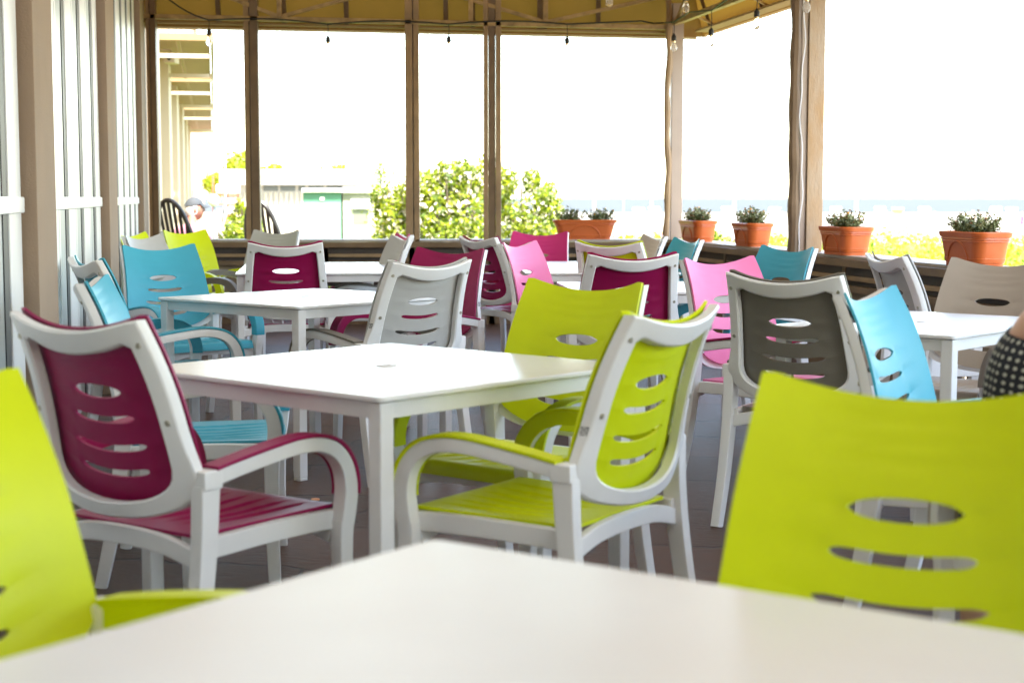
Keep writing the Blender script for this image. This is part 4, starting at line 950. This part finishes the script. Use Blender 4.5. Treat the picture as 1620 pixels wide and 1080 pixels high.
def ring_cloth(name, rings, m, parent, seg=64, folds=.008):
    bm = bmesh.new(); uvl = bm.loops.layers.uv.new('UVMap'); G = []
    for i, (cy, z, hx, hy, fz) in enumerate(rings):
        G.append([bm.verts.new((hx * math.cos(2 * math.pi * k / seg) * (1 + folds * 4 * i / len(rings) * math.sin(k * 1.9)), cy + hy * math.sin(2 * math.pi * k / seg) * (1 + folds * 4 * i / len(rings) * math.sin(k * 2.3)), z + fz * math.sin(2 * math.pi * k / seg))) for k in range(seg)])
    for i in range(len(G) - 1):
        for k in range(seg):
            f = bm.faces.new((G[i][k], G[i][(k + 1) % seg], G[i + 1][(k + 1) % seg], G[i + 1][k]))
            for lp, (a_, b_) in zip(f.loops, ((k, i), (k + 1, i), (k + 1, i + 1), (k, i + 1))): lp[uvl].uv = (a_ / seg, -i * 0 - b_ / (len(G) - 1) * (rings[0][1] - rings[-1][1]) / .9)
    bm.normal_update(); bmesh.ops.solidify(bm, geom=bm.faces[:], thickness=.004); return finish(bm, name, m, parent, 60)
RG = [(-.03, .915 - i * .022, .222 + .048 * (1 - math.exp(-i / 2.2)), .124 + .045 * (1 - math.exp(-i / 3.0)), .022 - .001 * i) for i in range(9)] + [(-.04, .73 - i * .03, .262 - .012 * i, .160, .012) for i in range(4)] + [(.0, .60, .225, .20, 0), (.06, .555, .235, .30, 0), (.10, .50, .24, .36, 0), (.10, .44, .24, .37, 0)]
ring_cloth('dress', RG, dots, wo)
hair_b = mat('brown_hair', (.09, .045, .02), rough=.45, noise_amt=.4, nscale=40, stretch=(1, 1, .1))
def cap_hair(name, M, m, parent, zmin=-.02, back=-.06, ext=1.10, seg=3, sc=1):
    bm = bmesh.new(); bmesh.ops.create_icosphere(bm, subdivisions=4, radius=1)
    bmesh.ops.delete(bm, geom=[v for v in bm.verts if (v.co.y > .25 and v.co.z < .45 + .3 * v.co.y) or v.co.z < zmin * 10 + (0 if v.co.y < -.1 else .6 * (v.co.y + .1))], context='VERTS')
    for v in bm.verts:
        x, y, z = v.co; k = ext * (1 + .025 * noise.noise(Vector((x * 9, y * 9, z * 3)))); v.co = M @ (Vector((x * .077 * k, y * .095 * k - .003, z * .119 * k)) * sc)
    bm.normal_update(); bmesh.ops.solidify(bm, geom=bm.faces[:], thickness=.006); return finish(bm, name, m, parent, 80)
cap_hair('hair', HM, hair_b, wo, -.065, ext=1.13)
bm = bmesh.new(); bmesh.ops.create_icosphere(bm, subdivisions=3, radius=.036, matrix=HM @ Matrix.Translation((0, -.115, .05))); finish(bm, 'hair_bun', hair_b, wo, 80)
def eyes(M, parent, sc=1):
    bm = bmesh.new()
    for s_ in (-1, 1): bmesh.ops.create_uvsphere(bm, u_segments=12, v_segments=8, radius=.0115, matrix=M @ Matrix.Translation((s_ * .030 * sc, .073 * sc, .008 * sc)))
    finish(bm, 'eyes', mat('eye_white', (.8, .8, .78), rough=.1), parent)
    bm = bmesh.new()
    for s_ in (-1, 1): bmesh.ops.create_uvsphere(bm, u_segments=12, v_segments=8, radius=.0055, matrix=M @ Matrix.Translation((s_ * .030 * sc, .0815 * sc, .008 * sc)))
    finish(bm, 'irises', black_rub, parent)
eyes(HM, wo)
make_chair('beige', 'beige armchair on which the woman in the dotted dress sits', (WX, WY - .02, 0), R(4))
# man with the grey cap outside, in a dark slatted chair
def bistro(label, x, y, rot):
    t = thing('slatted_chair', label, 'chair', (x, y, -.05), rot, 'dark slatted chairs outside the terrace'); m = mat('dark_resin', (.022, .020, .018), rough=.35, bump=.1, bscale=80)
    def bp_(nm, f): bm = bmesh.new(); f(bm); bmesh.ops.recalc_face_normals(bm, faces=bm.faces[:]); finish(bm, nm, m, t)
    def yb(z): return -.24 - (z - .4) * .28
    def P(u): a_ = math.pi * u; z = .42 + .80 * math.sin(a_) ** .75; return Vector((-.25 * math.cos(a_), yb(z), z))
    bp_('back_hoop', lambda bm: tube(bm, [P(i / 24) for i in range(25)], .024, 8))
    for k in range(-3, 4):
        x_ = k * .062; zt = .42 + .80 * (1 - (x_ / .25) ** 2) ** .42
        bp_('slat', lambda bm: sweep_rect(bm, [(x_ * (.8 + .2 * i / 6), yb(.42 + (zt - .42) * i / 6) - .015 * math.sin(i / 6 * 3.14), .42 + (zt - .42) * i / 6) for i in range(7)], (1, 0, 0), .036, .012, .003))
    bp_('seat', lambda bm: box(bm, -.25, .25, -.25, .24, .39, .425, .015))
    for s_ in (-1, 1):
        bp_('arm', lambda bm: tube(bm, smooth_path([(s_ * .25, -.30, .66), (s_ * .29, -.05, .66), (s_ * .28, .17, .64), (s_ * .26, .22, .55), (s_ * .25, .22, .42)], 4), .020, 8))
        bp_('leg', lambda bm: tube(bm, [(s_ * .24, .21, .40), (s_ * .27, .25, 0)], [.022, .016], 8)); bp_('leg', lambda bm: tube(bm, [(s_ * .23, -.23, .40), (s_ * .26, -.32, 0)], [.022, .016], 8))
MX, MY, MR = at(308, 345, 16.75).x, 16.75, R(-26)
bistro('dark slatted round backed chair in which the man with the cap sits', MX + .02, MY - .02, MR)
bistro('dark slatted round backed chair just right of the left brown post', at(449, 345, 17.3).x, 17.3, R(-30))
mn = thing('person', 'seated elderly man in a grey cap and pink shirt outside the left opening', 'person', (MX, MY, -.10), MR)
V, E = body_graph(seated((.26, .16, .72), (.27, -.10, .70), -.02), RAD); bm = skin_body(V, E, 'pelvis'); HM = head_into(bm, Vector((0, .0, 1.17)), R(-42), 0, 1)
bb = bm.copy(); finish(bm, 'body', mat('ruddy_skin', (.36, .16, .11), rough=.5), mn, 80)
shell(bb, lambda c: .50 < c.z < 1.03 and (abs(c.x) < .25) and c.y < .08 and (c - HM.translation).length > .13 and not (c.z < .60 and c.y > .02), .012, 'shirt', mat('pink_shirt', (.50, .20, .27), rough=.85, bump=.3, bscale=30), mn)
shell(bb, lambda c: c.z < .62 and c.z > .12 and (abs(c.x) < .22), .010, 'trousers', mat('khaki_cloth', (.25, .20, .14), rough=.9), mn)
shell(bb, lambda c: c.z <= .13, .010, 'shoes', black_rub, mn)
cap_hair('hair', HM, mat('white_hair', (.50, .48, .45), rough=.7, bump=.5, bscale=120), mn, -.055, ext=1.05)
capm = mat('grey_cap_cloth', (.05, .058, .066), rough=.8, noise_amt=.15, nscale=30)
bm = bmesh.new(); bmesh.ops.create_icosphere(bm, subdivisions=4, radius=1); bmesh.ops.delete(bm, geom=[v for v in bm.verts if v.co.z < .28 + .12 * v.co.y], context='VERTS')
for v in bm.verts: v.co = HM @ Vector((v.co.x * .090, v.co.y * .108 - .002, v.co.z * .128 + .004))
bm.normal_update(); bmesh.ops.solidify(bm, geom=bm.faces[:], thickness=.003); cp_ = finish(bm, 'cap', capm, mn, 80)
bm = bmesh.new(); G = []
for i in range(9):
    a_ = R(-58 + 116 * i / 8); G.append([bm.verts.new(HM @ Vector((math.sin(a_) * (.088 - .006 * j), .095 * math.cos(a_) + j * .024 * math.cos(a_) ** .5, .048 - .010 * j + .010 * math.cos(a_) - (.02 * abs(math.sin(a_)) ** 2) * (j / 3)))) for j in range(4)])
for i in range(8):
    for j in range(3): bm.faces.new((G[i][j], G[i + 1][j], G[i + 1][j + 1], G[i][j + 1]))
bm.normal_update(); bmesh.ops.solidify(bm, geom=bm.faces[:], thickness=.004); finish(bm, 'cap_brim', capm, cp_, 80)
eyes(HM, mn)
# bathers far off on the sand
V, E = body_graph(standing(), {**RAD, 'pelvis': (.13, .10), 'belly': (.12, .09)}, False); base = skin_body(V, E, 'pelvis', 1); head_into(base, Vector((0, .02, 1.64)), 0, 0, 1)
bme = bpy.data.meshes.new('body')
for f in base.faces: f.smooth = True
base.to_mesh(bme); bme.materials.append(skin_m)
for px, yg, col_, lb in ((1237, 372, (.10, .45, .32), 'distant bather in green just left of the tan post'), (1538, 366, (.80, .80, .78), 'distant bather in white behind the rightmost plant'), (1617, 371, (.75, .10, .30), 'distant bather in pink at the right edge beside the planter'), (1008, 366, (.70, .25, .25), 'distant bather in red right of the wide planter')):
    d = gd(yg); t = thing('person', lb, 'person', (at(px, yg, d).x, d, gz(d)), R(random.uniform(0, 360)), 'bathers on the beach')
    o = bpy.data.objects.new('body', bme); C.objects.link(o); o.parent = t
    shell(base, lambda c: .78 < c.z < 1.42 and abs(c.x) < .19, .015, 'swimwear', mat('swimwear_%d' % px, col_, rough=.8), t)
    cap_hair('hair', Matrix.Translation((0, .02, 1.64)), hair_b, t, -.05)

bm = bmesh.new(); tube(bm, [(0, 0, .0005), (0, 0, .005)], .017, 16); tag(finish(bm, 'bottle_cap', mat('orange_cap', (.70, .30, .12), rough=.5), None, 38, tuple(at(499, 793, 6.18).xy) + (.002,)), 'tiny orange bottle cap lying on the floor behind the maroon arm rest', 'bottle cap')
